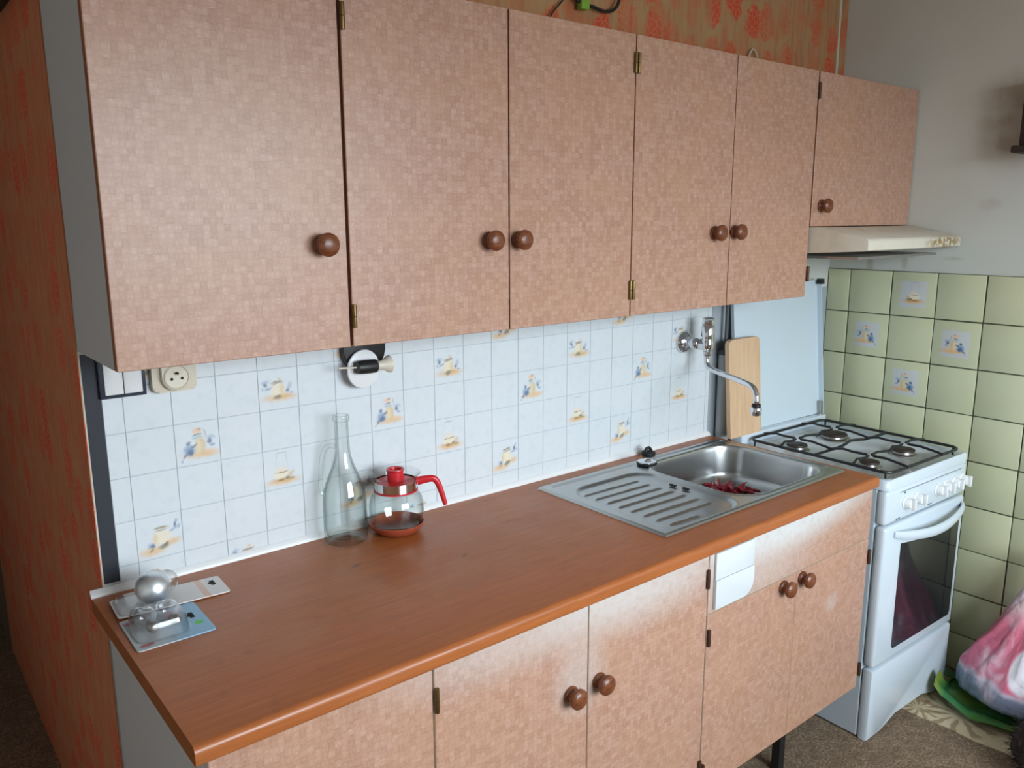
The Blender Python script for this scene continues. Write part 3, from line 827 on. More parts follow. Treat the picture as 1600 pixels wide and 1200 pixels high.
# ------------------------------------------------------------------ wall tap
t = thing('wall_tap', 'chrome single wall tap with long swivel spout over the sink', 'tap', (1.687, 0.0, 1.169))
TX, TY = 1.692, -0.077
link('flange', lathe([(0, 0), (0.034, 0), (0.0345, 0.004), (0.031, 0.011), (0.022, 0.018), (0.014, 0.022), (0, 0.022)], (1.670, -0.0028, 1.169), (0, -1, 0), 28), M_chrome, t)
bm = BM()
add_lathe(bm, [(0.0, 0), (0.012, 0), (0.012, 0.008), (0.0165, 0.011), (0.0185, 0.020), (0.0165, 0.030), (0.0135, 0.033), (0.0185, 0.039), (0.0185, 0.060), (0.0, 0.062)], (1.674, -0.020, 1.168), (0.27, -1, -0.02), 20)
link('inlet', bm, M_chrome, t)
link('body', lathe([(0, 0), (0.012, 0), (0.020, 0.008), (0.0215, 0.017), (0.0205, 0.030), (0.0190, 0.034), (0.0200, 0.040), (0.0200, 0.072), (0.0175, 0.076), (0, 0.076)], (TX, TY, 1.148), (0, 0, 1), 24), M_chrome, t)
bm = lathe([(0, 0), (0.0175, 0), (0.0188, 0.004), (0.0188, 0.020), (0.016, 0.024), (0.006, 0.026), (0, 0.026)], (TX, TY, 1.2245), (0, 0, 1), 10)
link('valve_handle', bm, M_chrome, t, smooth=20)
link('swivel_nut', lathe([(0, 0), (0.011, 0), (0.0125, 0.003), (0.0125, 0.014), (0.010, 0.017), (0, 0.017)], (TX, TY, 1.133), (0, 0, 1), 8), M_chrome, t, smooth=20)
sp_pts = smooth_path([(TX, TY, 1.140), (TX, TY, 1.118), (TX - 0.003, TY - 0.006, 1.104), (TX - 0.012, TY - 0.025, 1.098), (1.625, -0.205, 1.0975), (1.578, -0.300, 1.097), (1.562, -0.333, 1.092), (1.553, -0.350, 1.078), (1.551, -0.354, 1.058)], 6)
link('spout', tube(sp_pts, 0.0082, 14), M_chrome, t)
link('aerator', lathe([(0, 0), (0.0095, 0), (0.0142, 0.003), (0.0150, 0.010), (0.0150, 0.020), (0.0130, 0.024), (0, 0.024)], (1.551, -0.354, 1.020), (0, 0, 1), 20), M_chrome, t)
link('aerator_ring', lathe([(0, 0), (0.0120, 0), (0.0120, 0.006), (0.0095, 0.009), (0, 0.009)], (1.551, -0.354, 1.0445), (0, 0, 1), 20), M_black, t)
link('spout_nut', lathe([(0, 0), (0.0105, 0), (0.0105, 0.006), (0, 0.006)], (1.551, -0.354, 1.0545), (0, 0, 1), 10), M_chrome, t)

# grey pipe stub by the end of the worktop
t = thing('gas_pipe', 'grey painted vertical pipe between worktop end and cooker', 'pipe', (1.842, -0.028, FZ))
link('pipe', lathe([(0, 0), (0.021, 0), (0.021, 1.085), (0.020, 1.092), (0, 1.092)], (1.8555, -0.0245, FZ), (0, 0, 1), 20), M_pipe, t)
link('pipe_top', lathe([(0, 0), (0.0225, 0), (0.0225, 0.012), (0.012, 0.018), (0.006, 0.020), (0.006, 0.20), (0, 0.20)], (1.8555, -0.0245, FZ + 1.0925), (0, 0, 1), 16), plain('dark_pipe', S(70, 74, 78), 0.5), t)

# ------------------------------------------------------------------ cooker (local frame: x along the front, y to the back, z up)
SW, SD = 0.485, 0.530
ST = 0.825 - FZ
stove = thing('gas_cooker', 'white free standing gas cooker with raised lid and dark oven window', 'cooker', (1.862, -0.577, FZ), rotz=rad(-1.5))
def SL(name, bm, mats, parent=None, smooth=35): return link(name, bm, mats, parent or stove, smooth, world_coords=False)
zf = lambda z: z - FZ
SL('body', box(0.004, SW - 0.004, 0.028, SD, 0.004, ST - 0.03, 0.003, 1), M_enamel_side)
# hob top: tray with rounded front corners, sunk middle
bm = BM()
o_out = rrect(0.0, SW, -0.004, SD, (0.004, 0.004, 0.02, 0.02))
o_in = rrect(0.018, SW - 0.018, 0.012, SD - 0.03, 0.03)
z0, z1, zi = ST - 0.030, ST, ST - 0.010
n = len(o_out)
L0 = [bm.verts.new((p[0], p[1], z0)) for p in o_out]
L1 = [bm.verts.new((p[0], p[1], z1 - 0.005)) for p in o_out]
cx_, cy_ = SW / 2, SD / 2
L2 = [bm.verts.new((cx_ + (p[0] - cx_) * 0.983, cy_ + (p[1] - cy_) * 0.985, z1)) for p in o_out]
L3 = [bm.verts.new((p[0], p[1], z1 - 0.001)) for p in o_in]
L4 = [bm.verts.new((cx_ + (p[0] - cx_) * 0.95, cy_ + (p[1] - cy_) * 0.95, zi)) for p in o_in]
for A, B in ((L0, L1), (L1, L2), (L2, L3), (L3, L4)):
    for i in range(n):
        j = (i + 1) % n; bm.faces.new((A[i], A[j], B[j], B[i]))
bm.faces.new(L4); bm.faces.new(L0)
hob = SL('hob', bm, [M_enamel, M_hob], smooth=50)
split_mats(hob, lambda n, c: n.z > 0.8 and c.z < ST - 0.006)
SL('back_ledge', box(0.001, SW - 0.001, 0.4885, SD + 0.002, ST - 0.004, zf(0.853), 0.004, 2), M_enamel)
BUR = [(0.120, 0.364, 0.036), (0.334, 0.366, 0.048), (0.330, 0.126, 0.038), (0.123, 0.122, 0.032)]
for (bx, by, br) in BUR:
    b_ = SL('burner', lathe([(0, 0), (br * 1.15, 0), (br * 1.1, 0.003), (br * 0.85, 0.006), (br * 0.82, 0.012), (0, 0.012)], (bx, by, zi + 0.0003), (0, 0, 1), 24), M_aluminium)
    SL('burner_cap', lathe([(0, 0), (br * 0.86, 0), (br * 0.9, 0.002), (br * 0.86, 0.006), (br * 0.5, 0.0085), (0, 0.009)], (bx, by, zi + 0.0125), (0, 0, 1), 24), M_burner, b_)
# fascia with knobs
SL('control_panel', box(0.002, SW - 0.002, -0.002, 0.030, zf(0.692), zf(0.793), 0.010, 3), M_enamel)
SL('panel_slot', box(0.075, SW - 0.04, -0.0027, -0.0015, zf(0.777), zf(0.780)), plain('grey_print', S(136, 146, 156), 0.5))
SL('panel_mark', box(0.062, 0.085, -0.0027, -0.0015, zf(0.700), zf(0.7025)), plain('dark_print', S(70, 76, 84), 0.5))
SL('panel_mark', box(0.245, 0.27, -0.0027, -0.0015, zf(0.703), zf(0.7055)), bpy.data.materials['dark_print'])
SL('light_button', box(0.098, 0.104, -0.003, -0.0015, zf(0.771), zf(0.776), 0.0006, 1), M_black)
for kx in (0.108, 0.172, 0.297, 0.347, 0.402, 0.452):
    k_ = SL('control_knob', lathe([(0, 0), (0.0195, 0), (0.0195, 0.003), (0.0165, 0.005), (0.0155, 0.018), (0.0135, 0.021), (0, 0.021)], (kx, -0.0022, zf(0.742)), (0, -1, 0), 24), M_white_plastic)
    SL('knob_grip', box(kx - 0.0045, kx + 0.0045, -0.034, -0.0225, zf(0.742) - 0.0165, zf(0.742) + 0.0165, 0.002, 2), M_white_plastic, k_)
# oven door
door = SL('oven_door', box(0.002, SW - 0.002, -0.006, 0.027, zf(0.256), zf(0.687), 0.010, 3), M_enamel)
gl = [(0.096, zf(0.300)), (0.104, zf(0.290)), (0.448, zf(0.290)), (0.456, zf(0.300))]
for i in range(13):
    tt = i / 12.0
    gl.append((0.456 - 0.36 * tt, zf(0.626) - 0.018 * math.sin(PI * tt) - 0.004 * tt))
SL('oven_window', prism(gl, 'y', -0.0075, -0.0052), M_oven_glass, door)
hp = [(0.050 + 0.415 * i / 16.0, -0.008 - 0.034 * math.sin(PI * i / 16.0) ** 0.6, zf(0.660) - 0.020 * math.sin(PI * i / 16.0)) for i in range(17)]
SL('handle', tube(hp, [0.010 + 0.006 * math.sin(PI * i / 16.0) ** 0.5 for i in range(17)], 12, rx=0.55, up=(0, 0, 1)), M_enamel, door)
# bottom drawer with arched lower edge
dr = [(0.002, 0.002), (0.055, 0.002), (0.075, 0.010), (0.11, 0.026), (0.16, 0.034), (0.33, 0.034), (0.38, 0.026), (0.41, 0.010), (0.43, 0.002), (SW - 0.002, 0.002), (SW - 0.002, zf(0.247)), (0.002, zf(0.247))]
SL('drawer_front', prism(dr, 'y', -0.006, 0.026, 0.007), M_enamel)
# raised lid
LB, LT = zf(0.8535), zf(1.325)
def lidp(x, d, z):      # d in front of the lid plane
    s = (z - LB) / (LT - LB)
    return (x, SD - 0.012 + 0.046 * s - d, z)
bm = BM()
def lid_box(x0, x1, d0, d1, za, zb_):
    vs = [bm.verts.new(lidp(x, d, z)) for z in (za, zb_) for d in (d0, d1) for x in (x0, x1)]
    for f in ((0, 1, 3, 2), (4, 6, 7, 5), (0, 4, 5, 1), (2, 3, 7, 6), (0, 2, 6, 4), (1, 5, 7, 3)):
        bm.faces.new([vs[q] for q in f])
lid_box(0.002, SW - 0.002, 0.0, 0.003, LB, LT)
lid_box(0.0015, 0.0045, 0.0, 0.012, LB + 0.08, LT)
lid_box(SW - 0.0045, SW - 0.0015, 0.0, 0.020, LB, LT)
lid = SL('lid', bm, M_lid)
bm = BM(); lid_box(SW - 0.016, SW + 0.004, 0.010, 0.028, LT - 0.012, LT + 0.006); SL('lid_stop', bm, M_black, lid)
for hx in (0.02, SW - 0.012):
    bm = BM(); add_box(bm, hx - 0.006, hx + 0.006, SD - 0.028, SD - 0.008, LB - 0.002, LB + 0.045, 0.001, 1); SL('lid_hinge', bm, M_aluminium, lid)

# pan support grate
gz = ST + 0.014
gt = thing('pan_grate', 'black wire pan support grate on the cooker hob', 'grate', (1.862, -0.577, 0.825), rotz=rad(-1.5))
def GL(name, bm): return link(name, bm, M_iron, gt, 35, world_coords=False)
h = 0.014
fr = rrect(0.030, 0.454, 0.012, 0.482, 0.03, 5)
GL('frame', tube([(p[0], p[1], h) for p in fr], 0.0046, 8, closed=True))
GL('middle_bar', tube(smooth_path([(0.030, 0.248, h), (0.155, 0.248, h), (0.195, 0.244, h + 0.006), (0.240, 0.252, h + 0.008), (0.285, 0.244, h + 0.006), (0.325, 0.248, h), (0.454, 0.248, h)], 4), 0.0046, 8))
for (bx, by, br) in BUR:
    xe = 0.030 if bx < 0.23 else 0.454
    ye = 0.482 if by > 0.24 else 0.012
    xm, ymid = 0.240, 0.248
    for (sx, sy) in ((xe, by), (xm, by), (bx, ye), (bx, ymid)):
        d = Vector((bx - sx, by - sy, 0)); L = d.length; d.normalize()
        side = Vector((-d.y, d.x, 0)) * 0.010
        s0 = Vector((sx, sy, h))
        pts = [s0 - d * 0.006 + Vector((0, 0, 0.002)), s0 + d * 0.010 + Vector((0, 0, 0.006)), s0 + d * (L * 0.30) + Vector((0, 0, 0.011)) + side * 0.5, s0 + d * (L * 0.58) + Vector((0, 0, 0.0115)) - side * 0.5, s0 + d * (L - br * 0.30) + Vector((0, 0, 0.0115))]
        GL('finger', tube(pts, 0.0040, 8))
for i, (fx, fy) in enumerate(((0.040, 0.028), (0.444, 0.028), (0.040, 0.466), (0.444, 0.466))):
    GL('foot', tube([(fx, fy, -0.0085), (fx, fy, h)], 0.003, 6))

# cutting board leaning on the lid
def brd(x, s, d):
    return (x, -0.0925 + 0.026 * s + d, 0.8537 + 0.312 * s)
ol = rrect(1.812, 1.976, 0.0, 1.0, 0.00001, 1)
out = [(1.812, 0.0), (1.976, 0.0), (1.976, 0.94)]
for i in range(1, 6):
    a = i / 6 * PI / 2
    out.append((1.958 + 0.018 * math.cos(a), 0.945 + 0.055 * math.sin(a)))
out += [(1.955, 1.0), (1.830, 1.0), (1.818, 0.985), (1.812, 0.955)]
bm = BM()
A = [bm.verts.new(brd(x, s, 0.0)) for x, s in out]; B = [bm.verts.new(brd(x, s, 0.015)) for x, s in out]
bm.faces.new(A); bm.faces.new(B)
for i in range(len(A)):
    j = (i + 1) % len(A); bm.faces.new((A[i], A[j], B[j], B[i]))
solo('cutting_board', bm, M_board, 'pale wooden cutting board leaning against the raised cooker lid', 'board', (1.894, -0.093, 0.8537))

# ------------------------------------------------------------------ cooker hood
hood = thing('cooker_hood', 'cream slanted cooker hood with yellow stains under the short cabinet', 'hood', (2.185, -0.2, 1.435))
hpf = [(-0.003, 1.5135), (-0.300, 1.5135), (-0.442, 1.484), (-0.448, 1.480), (-0.450, 1.474), (-0.450, 1.452), (-0.446, 1.449), (-0.003, 1.424)]
link('canopy', prism(hpf, 'x', A5 + 0.006, W - 0.012, 0.0015), M_hood, hood)
bm = BM()
link('filter', box(A5 + 0.05, W - 0.06, -0.40, -0.06, 1.423, 1.430), M_aluminium, hood)

# ------------------------------------------------------------------ switch and socket
t = thing('light_switch', 'white double rocker light switch in a dark frame below the left cabinet', 'switch', (0.067, -0.003, 1.222))
link('frame', box(0.027, 0.107, -0.013, -0.0025, 1.222, 1.302, 0.002, 2), M_switch_frame, t)
for (a, b) in ((0.035, 0.0665), (0.068, 0.0995)):
    link('rocker', box(a, b, -0.017, -0.0125, 1.229, 1.295, 0.0015, 2), M_white_plastic, t)
t = thing('wall_socket', 'cream double wall socket with round recesses beside the switch', 'socket', (0.154, -0.003, 1.222))
link('plate', prism(rrect(0.116, 0.198, 1.222, 1.310, 0.012), 'y', -0.020, -0.0025, 0.003), M_cream, t)
st_o = rrect(0.131, 0.183, 1.2255, 1.3065, 0.0255, 8)
fc = link('socket_face', prism(st_o, 'y', -0.032, -0.0195, 0.002), M_cream, t)
for cz in (1.2515, 1.2965):
    bm = lathe([(0.0225, 0.0), (0.0235, 0.002), (0.0215, 0.003), (0.0205, 0.0008), (0, 0.0008)], (0.157, -0.0318, cz), (0, -1, 0), 24, cap=False)
    link('recess', bm, M_cream, t)
    for hx in (-0.0095, 0.0095):
        link('contact_hole', lathe([(0, 0), (0.0028, 0), (0.0028, 0.0004), (0, 0.0004)], (0.157 + hx, -0.0327, cz - 0.003), (0, -1, 0), 10), M_hole, t)
    link('earth_pin', lathe([(0, 0), (0.0026, 0), (0.0026, 0.007), (0.001, 0.009), (0, 0.009)], (0.157, -0.0327, cz + 0.008), (0, -1, 0), 10), M_brass_dark, t)

# ------------------------------------------------------------------ black and white fitting under the cabinets
t = thing('wall_holder', 'black wall fitting with white disc, black grip and flared cream end', 'holder', (0.56, -0.003, 1.20))
bo = rrect(0.510, 0.612, 1.212, 1.306, (0.02, 0.01, 0.045, 0.045), 6)
link('back_plate', prism(bo, 'y', -0.024, -0.0028, 0.003), M_black, t)
link('disc', lathe([(0, 0), (0.041, 0), (0.043, 0.003), (0.042, 0.006), (0.030, 0.009), (0, 0.010)], (0.553, -0.0245, 1.220), (0.12, -1, 0), 32), M_white_plastic, t)
link('grip', lathe([(0, 0), (0.0125, 0), (0.0145, 0.006), (0.0155, 0.030), (0.0150, 0.046), (0.011, 0.050), (0, 0.050)], (0.524, -0.052, 1.229), (1, 0.05, -0.03), 20), M_black, t)
link('flared_end', lathe([(0, 0), (0.009, 0), (0.0095, 0.008), (0.013, 0.020), (0.019, 0.030), (0.0195, 0.033), (0.016, 0.034), (0, 0.028)], (0.574, -0.0495, 1.2275), (1, 0.05, 0), 20), M_cream, t)
link('rod', tube([(0.480, -0.054, 1.233), (0.530, -0.052, 1.229)], 0.002, 8), M_cream, t)

# ------------------------------------------------------------------ glass bottle with handle
BX, BY = 0.481, -0.0530
bz = CZ + 0.0006
outer = [(0.040, 0.0), (0.0455, 0.002), (0.047, 0.008), (0.0475, 0.030), (0.0473, 0.080), (0.0465, 0.100), (0.0440, 0.116), (0.0390, 0.132), (0.0320, 0.150), (0.0250, 0.167), (0.0190, 0.186), (0.0158, 0.205), (0.0145, 0.262), (0.0150, 0.268), (0.0175, 0.270), (0.0180, 0.277), (0.0172, 0.281)]
inner = [(max(r - 0.0028, 0.010), z) for r, z in outer[2:-3]]
inner = [(0.0118, 0.281)] + [(r, z) for r, z in reversed(inner)]
prof = outer + inner[:-1] + [(0.042, 0.016), (0.032, 0.010), (0.0, 0.016)]
bot = thing('glass_bottle', 'tall empty clear glass bottle with a small side handle', 'bottle', (BX, BY, CZ))
link('bottle_body', lathe([(0.0, 0.006), (0.028, 0.004)] + prof, (BX, BY, bz), (0, 0, 1), 32, cap=False), M_glass_green, bot)
vd = Vector((0.78, -0.63, 0)).normalized() * -1.0     # towards the left of the bottle
def bp(r, z): return Vector((BX, BY, bz + z)) + vd * r
hp = smooth_path([bp(0.0145, 0.210), bp(0.025, 0.214), bp(0.036, 0.208), bp(0.0435, 0.193), bp(0.0475, 0.168), bp(0.0500, 0.138), bp(0.0500, 0.116), bp(0.0460, 0.102)], 4)
link('handle', tube(hp, 0.0052, 10), M_glass_green, bot)

# ------------------------------------------------------------------ carafe and saucer
KX, KY = 0.594, -0.0800
sau = solo('saucer', lathe([(0, 0), (0.040, 0), (0.048, 0.003), (0.0585, 0.015), (0.0615, 0.0225), (0.0605, 0.024), (0.0590, 0.0225), (0.054, 0.013), (0.044, 0.0055), (0, 0.005)], (KX, KY, CZ + 0.0004), (0, 0, 1), 40), M_terracotta, 'shallow terracotta coloured dish under the glass carafe', 'dish', (KX, KY, CZ))
kz = CZ + 0.0062
co = [(0.0, 0.0), (0.036, 0.0), (0.047, 0.006), (0.0535, 0.020), (0.0565, 0.040), (0.0560, 0.056), (0.0525, 0.070), (0.0450, 0.082), (0.0425, 0.088), (0.0425, 0.106), (0.046, 0.114), (0.0515, 0.119), (0.0505, 0.1205)]
ci = [(0.0445, 0.115), (0.0408, 0.106), (0.0408, 0.088), (0.0435, 0.081), (0.0508, 0.069), (0.0543, 0.055), (0.0547, 0.040), (0.0517, 0.0205), (0.046, 0.008), (0.0355, 0.0022), (0.0, 0.0022)]
CS = 1.09
co = [(r * CS, z * CS) for r, z in co]; ci = [(r * CS, z * CS) for r, z in ci]
sc_ = lambda pr: [(r * CS, z * CS) for r, z in pr]
car = thing('glass_carafe', 'round glass coffee carafe with red lid and red handle', 'carafe', (KX, KY, CZ + 0.005))
link('jug', lathe(co + ci, (KX, KY, kz), (0, 0, 1), 40, cap=False), M_glass, car)
link('collar', lathe(sc_([(0.0430, 0.086), (0.0436, 0.086), (0.0436, 0.105), (0.0430, 0.105)]), (KX, KY, kz), (0, 0, 1), 40, cap=False), M_chrome, car)
link('collar_edge', lathe(sc_([(0.0432, 0.0835), (0.0452, 0.0835), (0.0452, 0.0868), (0.0432, 0.0868)]), (KX, KY, kz), (0, 0, 1), 40, cap=False), M_red, car)
link('lid', lathe(sc_([(0, 0.098), (0.0395, 0.098), (0.0395, 0.103), (0.017, 0.105), (0.0165, 0.124), (0.0185, 0.1265), (0.0180, 0.129), (0.013, 0.1285), (0.0115, 0.122), (0, 0.122)]), (KX, KY, kz), (0, 0, 1), 32), M_red, car)
hd = Vector((0.86, -0.51, 0)).normalized()
def kp(r, z): return Vector((KX, KY, kz + z * CS)) + hd * r * CS
hp = smooth_path([kp(0.0436, 0.100), kp(0.060, 0.103), kp(0.076, 0.104), kp(0.085, 0.096), kp(0.092, 0.078), kp(0.098, 0.058), kp(0.101, 0.046)], 4)
nh = len(hp)
link('handle', tube(hp, [0.0105 - 0.0055 * (i / (nh - 1)) ** 0.7 for i in range(nh)], 12, rx=0.7), M_red, car)

# ------------------------------------------------------------------ light bulb packs
M_card = G('white_card', rough=0.45); g = M_card
q_ = g.vec2(g.obj(), 0, 1)
sxy = g.n('ShaderNodeSeparateXYZ', {0: q_})
band = g.m('MULTIPLY', g.rng(sxy.outputs[0], 0.050, 0.052), g.rng(sxy.outputs[0], 0.062, 0.064, 1.0, 0.0))
g.color(g.mix(g.m('MULTIPLY', band, 0.6), S(222, 218, 216), S(226, 170, 140))); M_card = g.mat
M_bluecard = G('blue_card', rough=0.4); g = M_bluecard
q_ = g.vec2(g.obj(), 0, 1)
sxy = g.n('ShaderNodeSeparateXYZ', {0: q_})
c_ = g.mix(g.rng(sxy.outputs[0], -0.035, 0.03), S(186, 192, 194), S(142, 184, 212))
c_ = g.mix(g.blob(q_, 0.016, 0.040, 0.016, 0.012, 0.4, 0.4, 0.8), c_, S(206, 96, 128))
c_ = g.mix(g.blob(q_, -0.052, 0.046, 0.010, 0.007, 0.3, 0.3, 0.8), c_, S(176, 64, 84))
c_ = g.mix(g.blob(q_, -0.046, -0.050, 0.012, 0.006, 0.1, 0.3, 0.8), c_, S(176, 74, 84))
c_ = g.mix(g.blob(q_, 0.047, -0.022, 0.0075, 0.0075, 0, 0.1, 1.0), c_, S(70, 196, 60))
g.color(c_); M_bluecard = g.mat
M_mirror = plain('mirrored_glass', S(238, 243, 246), 0.36, 0.9)

def pack(name, label, cx, cy, rz, z, L, Wd, mat, hole):
    t = thing(name, label, 'bulb pack', (cx, cy, z), 'light bulb packs', rotz=rz)
    def PL(n, bm, m, par=None, smooth=35): return link(n, bm, m, par or t, smooth, world_coords=False)
    PL('card', prism(rrect(-L / 2, L / 2, -Wd / 2, Wd / 2, 0.006), 'z', 0.0, 0.0022), mat)
    hx, hy = hole
    bm = BM()
    add_box(bm, hx - 0.004, hx + 0.004, hy - 0.011, hy + 0.011, 0.0023, 0.0027)
    add_box(bm, hx - 0.008, hx - 0.002, hy - 0.004, hy + 0.004, 0.0023, 0.0027)
    PL('hang_hole', bm, M_hole)
    return t, PL
def add_blister(bm, x0, x1, y0, y1, z0, hgt, r):
    rings = []
    for (ins, z) in ((-0.004, z0), (0.0, z0 + 0.0006), (0.002, z0 + hgt * 0.6), (0.005, z0 + hgt * 0.9), (0.011, z0 + hgt)):
        rings.append([bm.verts.new((p[0], p[1], z)) for p in rrect(x0 + ins, x1 - ins, y0 + ins, y1 - ins, max(r - ins * 0.5, 0.004), 4)])
    for A, B in zip(rings, rings[1:]):
        for i in range(len(A)):
            j = (i + 1) % len(A); bm.faces.new((A[i], A[j], B[j], B[i]))
    bm.faces.new(rings[-1])
# long white pack: card runs along the worktop, rotated a little; globe bulb at its left end
t, PL = pack('bulb_pack', 'long white blister card holding a silvered globe bulb, lying at the back', 0.092, -0.102, rad(-1.0), CZ + 0.003, 0.196, 0.082, M_card, (0.080, 0.014))
t.rotation_euler = (rad(0), rad(0.9), rad(-3.0))
bm = BM(); add_blister(bm, -0.092, -0.030, -0.036, 0.036, 0.0024, 0.012, 0.012)
PL('blister', bm, M_clear_plastic)
gb = PL('globe_bulb', lathe([(0, -0.030), (0.012, -0.0275), (0.022, -0.020), (0.028, -0.010), (0.030, 0.0), (0.028, 0.010), (0.022, 0.020), (0.012, 0.0275), (0, 0.030)], (-0.034, -0.024, 0.036), (-0.55, -0.75, 0.36), 28), M_mirror)
PL('bulb_base', lathe([(0, 0.0), (0.012, 0.0), (0.0135, 0.004), (0.0125, 0.007), (0.0135, 0.010), (0.0125, 0.013), (0.0135, 0.016), (0.009, 0.022), (0.004, 0.026), (0, 0.026)], (-0.019, -0.003, 0.028), (0.55, 0.75, -0.25), 18), M_aluminium, gb)
bm = BM(); add_lathe(bm, [(0, -0.032), (0.014, -0.029), (0.025, -0.020), (0.031, -0.008), (0.0325, 0.004), (0.030, 0.016), (0.026, 0.026)], (-0.034, -0.024, 0.036), (0.55, 0.75, -0.30), 24, cap=False)
PL('bulb_cover', bm, M_clear_plastic)
# second blister hump with a small clear bulb
PL('clear_bulb', lathe([(0, 0), (0.009, 0.001), (0.018, 0.008), (0.022, 0.018), (0.020, 0.028), (0.013, 0.040), (0.010, 0.052), (0, 0.052)], (0.000, -0.010, 0.026), (-0.15, 0.6, 0.12), 24), M_bulb)
# blue pack in front
t, PL = pack('bulb_pack', 'grey and blue blister card with clear bulbs and a green dot sticker', 0.053, -0.210, rad(-1.0), CZ + 0.0006, 0.128, 0.128, M_bluecard, (0.044, 0.012))
bm = BM(); add_blister(bm, -0.056, 0.030, -0.044, 0.050, 0.0024, 0.030, 0.020)
PL('blister', bm, M_clear_plastic)
BULB = [(0, 0), (0.009, 0.001), (0.0165, 0.007), (0.0195, 0.016), (0.0185, 0.025), (0.012, 0.038), (0.009, 0.046), (0, 0.046)]
CAPP = [(0, 0.0), (0.0095, 0.0), (0.0105, 0.004), (0.0095, 0.007), (0.0105, 0.010), (0.0095, 0.013), (0.006, 0.019), (0, 0.021)]
for (bx, by, dx, dy) in ((-0.034, 0.030, 0.1, -1.0), (0.006, 0.034, 0.05, -1.0)):
    b_ = PL('clear_bulb', lathe(BULB, (bx, by, 0.0225), (dx, dy, -0.05), 24), M_bulb)
    d = Vector((dx, dy, -0.05)).normalized()
    PL('bulb_base', lathe(CAPP, Vector((bx, by, 0.0225)) + d * 0.0462, d, 18), M_aluminium, b_)

# ------------------------------------------------------------------ white folded sheet on the sink panel
M_paper = plain('white_paper', S(208, 213, 216), 0.6)
t = thing('paper_sheet', 'blank white folded sheet with a rounded corner on the sink cabinet front', 'sheet', (1.20, YL, 0.669))
oa = rrect(1.128, 1.272, 0.742, 0.806, (0.002, 0.002, 0.001, 0.001), 3)
ob = rrect(1.128, 1.272, 0.672, 0.7415, (0.001, 0.001, 0.004, 0.035), 6)
link('upper_half', prism(oa, 'y', YL - 0.0065, YL - 0.0005, 0.001), M_paper, t)
link('lower_half', prism(ob, 'y', YL - 0.0085, YL - 0.0005, 0.001), M_paper, t)

# ------------------------------------------------------------------ things above the cabinets
t = thing('cable', 'black looped cable with a green clip on the wall above the cupboards', 'cable', (1.25, -0.02, 2.05))
link('cord', tube(smooth_path([(1.165, -0.02, 2.10), (1.185, -0.022, 2.072), (1.215, -0.022, 2.064), (1.245, -0.022, 2.062), (1.285, -0.02, 2.058), (1.318, -0.02, 2.066), (1.338, -0.02, 2.090), (1.344, -0.02, 2.14)], 5), 0.0045, 8), M_black, t)
link('clip', box(1.196, 1.224, -0.032, -0.012, 2.050, 2.095, 0.003, 2), plain('green_plastic', S(120, 170, 50), 0.4), t)
link('thin_wire', tube(smooth_path([(1.100, -0.006, 1.96), (1.106, -0.012, 2.018), (1.150, -0.012, 2.066), (1.19, -0.015, 2.11)], 4), 0.0022, 6), M_dark_brown, t)
solo('wire_hook', tube(smooth_path([(1.905, -0.012, 1.962), (1.912, -0.012, 2.012), (1.932, -0.012, 2.043), (1.952, -0.012, 2.036), (1.966, -0.012, 2.004), (1.972, -0.012, 1.962)], 5), 0.003, 8), plain('pale_wire', S(196, 188, 170), 0.4), 'small pale wire loop behind the top of the right cupboards', 'hook', (1.936, -0.012, 1.962))
# dark wall box by the window
t = thing('wall_box', 'dark brown box on the white right wall at the picture edge', 'box', (W - 0.05, -0.78, 1.724))
link('case', box(W - 0.085, W - 0.0005, -0.98, -0.612, 1.745, 1.93, 0.006, 2), M_dark_brown, t)
link('base_board', box(W - 0.105, W - 0.0005, -0.99, -0.600, 1.724, 1.7445, 0.003, 1), M_dark_brown, t)

# ------------------------------------------------------------------ floor things on the right
g = G('leaf_print_lino', rough=0.6)
p_ = g.vec2(g.pos(), 0, 1)
col = g.mix(g.rng(g.noise(p_, 20, 3), 0.4, 0.7, 0, 0.5), S(206, 190, 158), S(186, 168, 134))
for (cx, cy, sz) in ((2.215, -0.70, 0.13), (2.16, -0.60, 0.07), (2.33, -0.93, 0.13), (2.30, -0.55, 0.1), (2.18, -1.10, 0.12)):
    q = g.n('ShaderNodeVectorMath', {0: p_, 1: (cx, cy, 0)}, operation='SUBTRACT').outputs[0]
    sq = g.n('ShaderNodeSeparateXYZ', {0: q})
    ang = g.m('ARCTAN2', sq.outputs[1], sq.outputs[0])
    ln = g.n('ShaderNodeVectorMath', {0: q}, operation='LENGTH').outputs['Value']
    wv = g.m('SINE', g.m('ADD', g.m('MULTIPLY', ang, 11.0), g.m('MULTIPLY', g.noise(p_, 25, 2), 5.0)))
    f = g.m('MULTIPLY', g.rng(wv, 0.1, 0.6), g.m('MULTIPLY', g.rng(ln, sz * 0.15, sz * 0.3), g.rng(ln, sz * 0.8, sz, 1, 0)))
    col = g.mix(g.m('MULTIPLY', f, 0.7), col, S(132, 106, 74))
g.color(col); M_lino = g.mat
lp = [(2.118, -0.540), (2.112, -0.62), (2.122, -0.70), (2.116, -0.79), (2.128, -0.87), (2.120, -1.02), (2.128, -1.20), (W - 0.02, -1.20), (W - 0.02, -0.60), (2.40, -0.545)]
solo('lino_offcut', prism(lp, 'z', FZ + 0.0002, FZ + 0.003, 0.0005), M_lino, 'beige leaf print floor covering offcut lying in front of the cooker corner', 'lino', (2.3, -0.85, FZ))

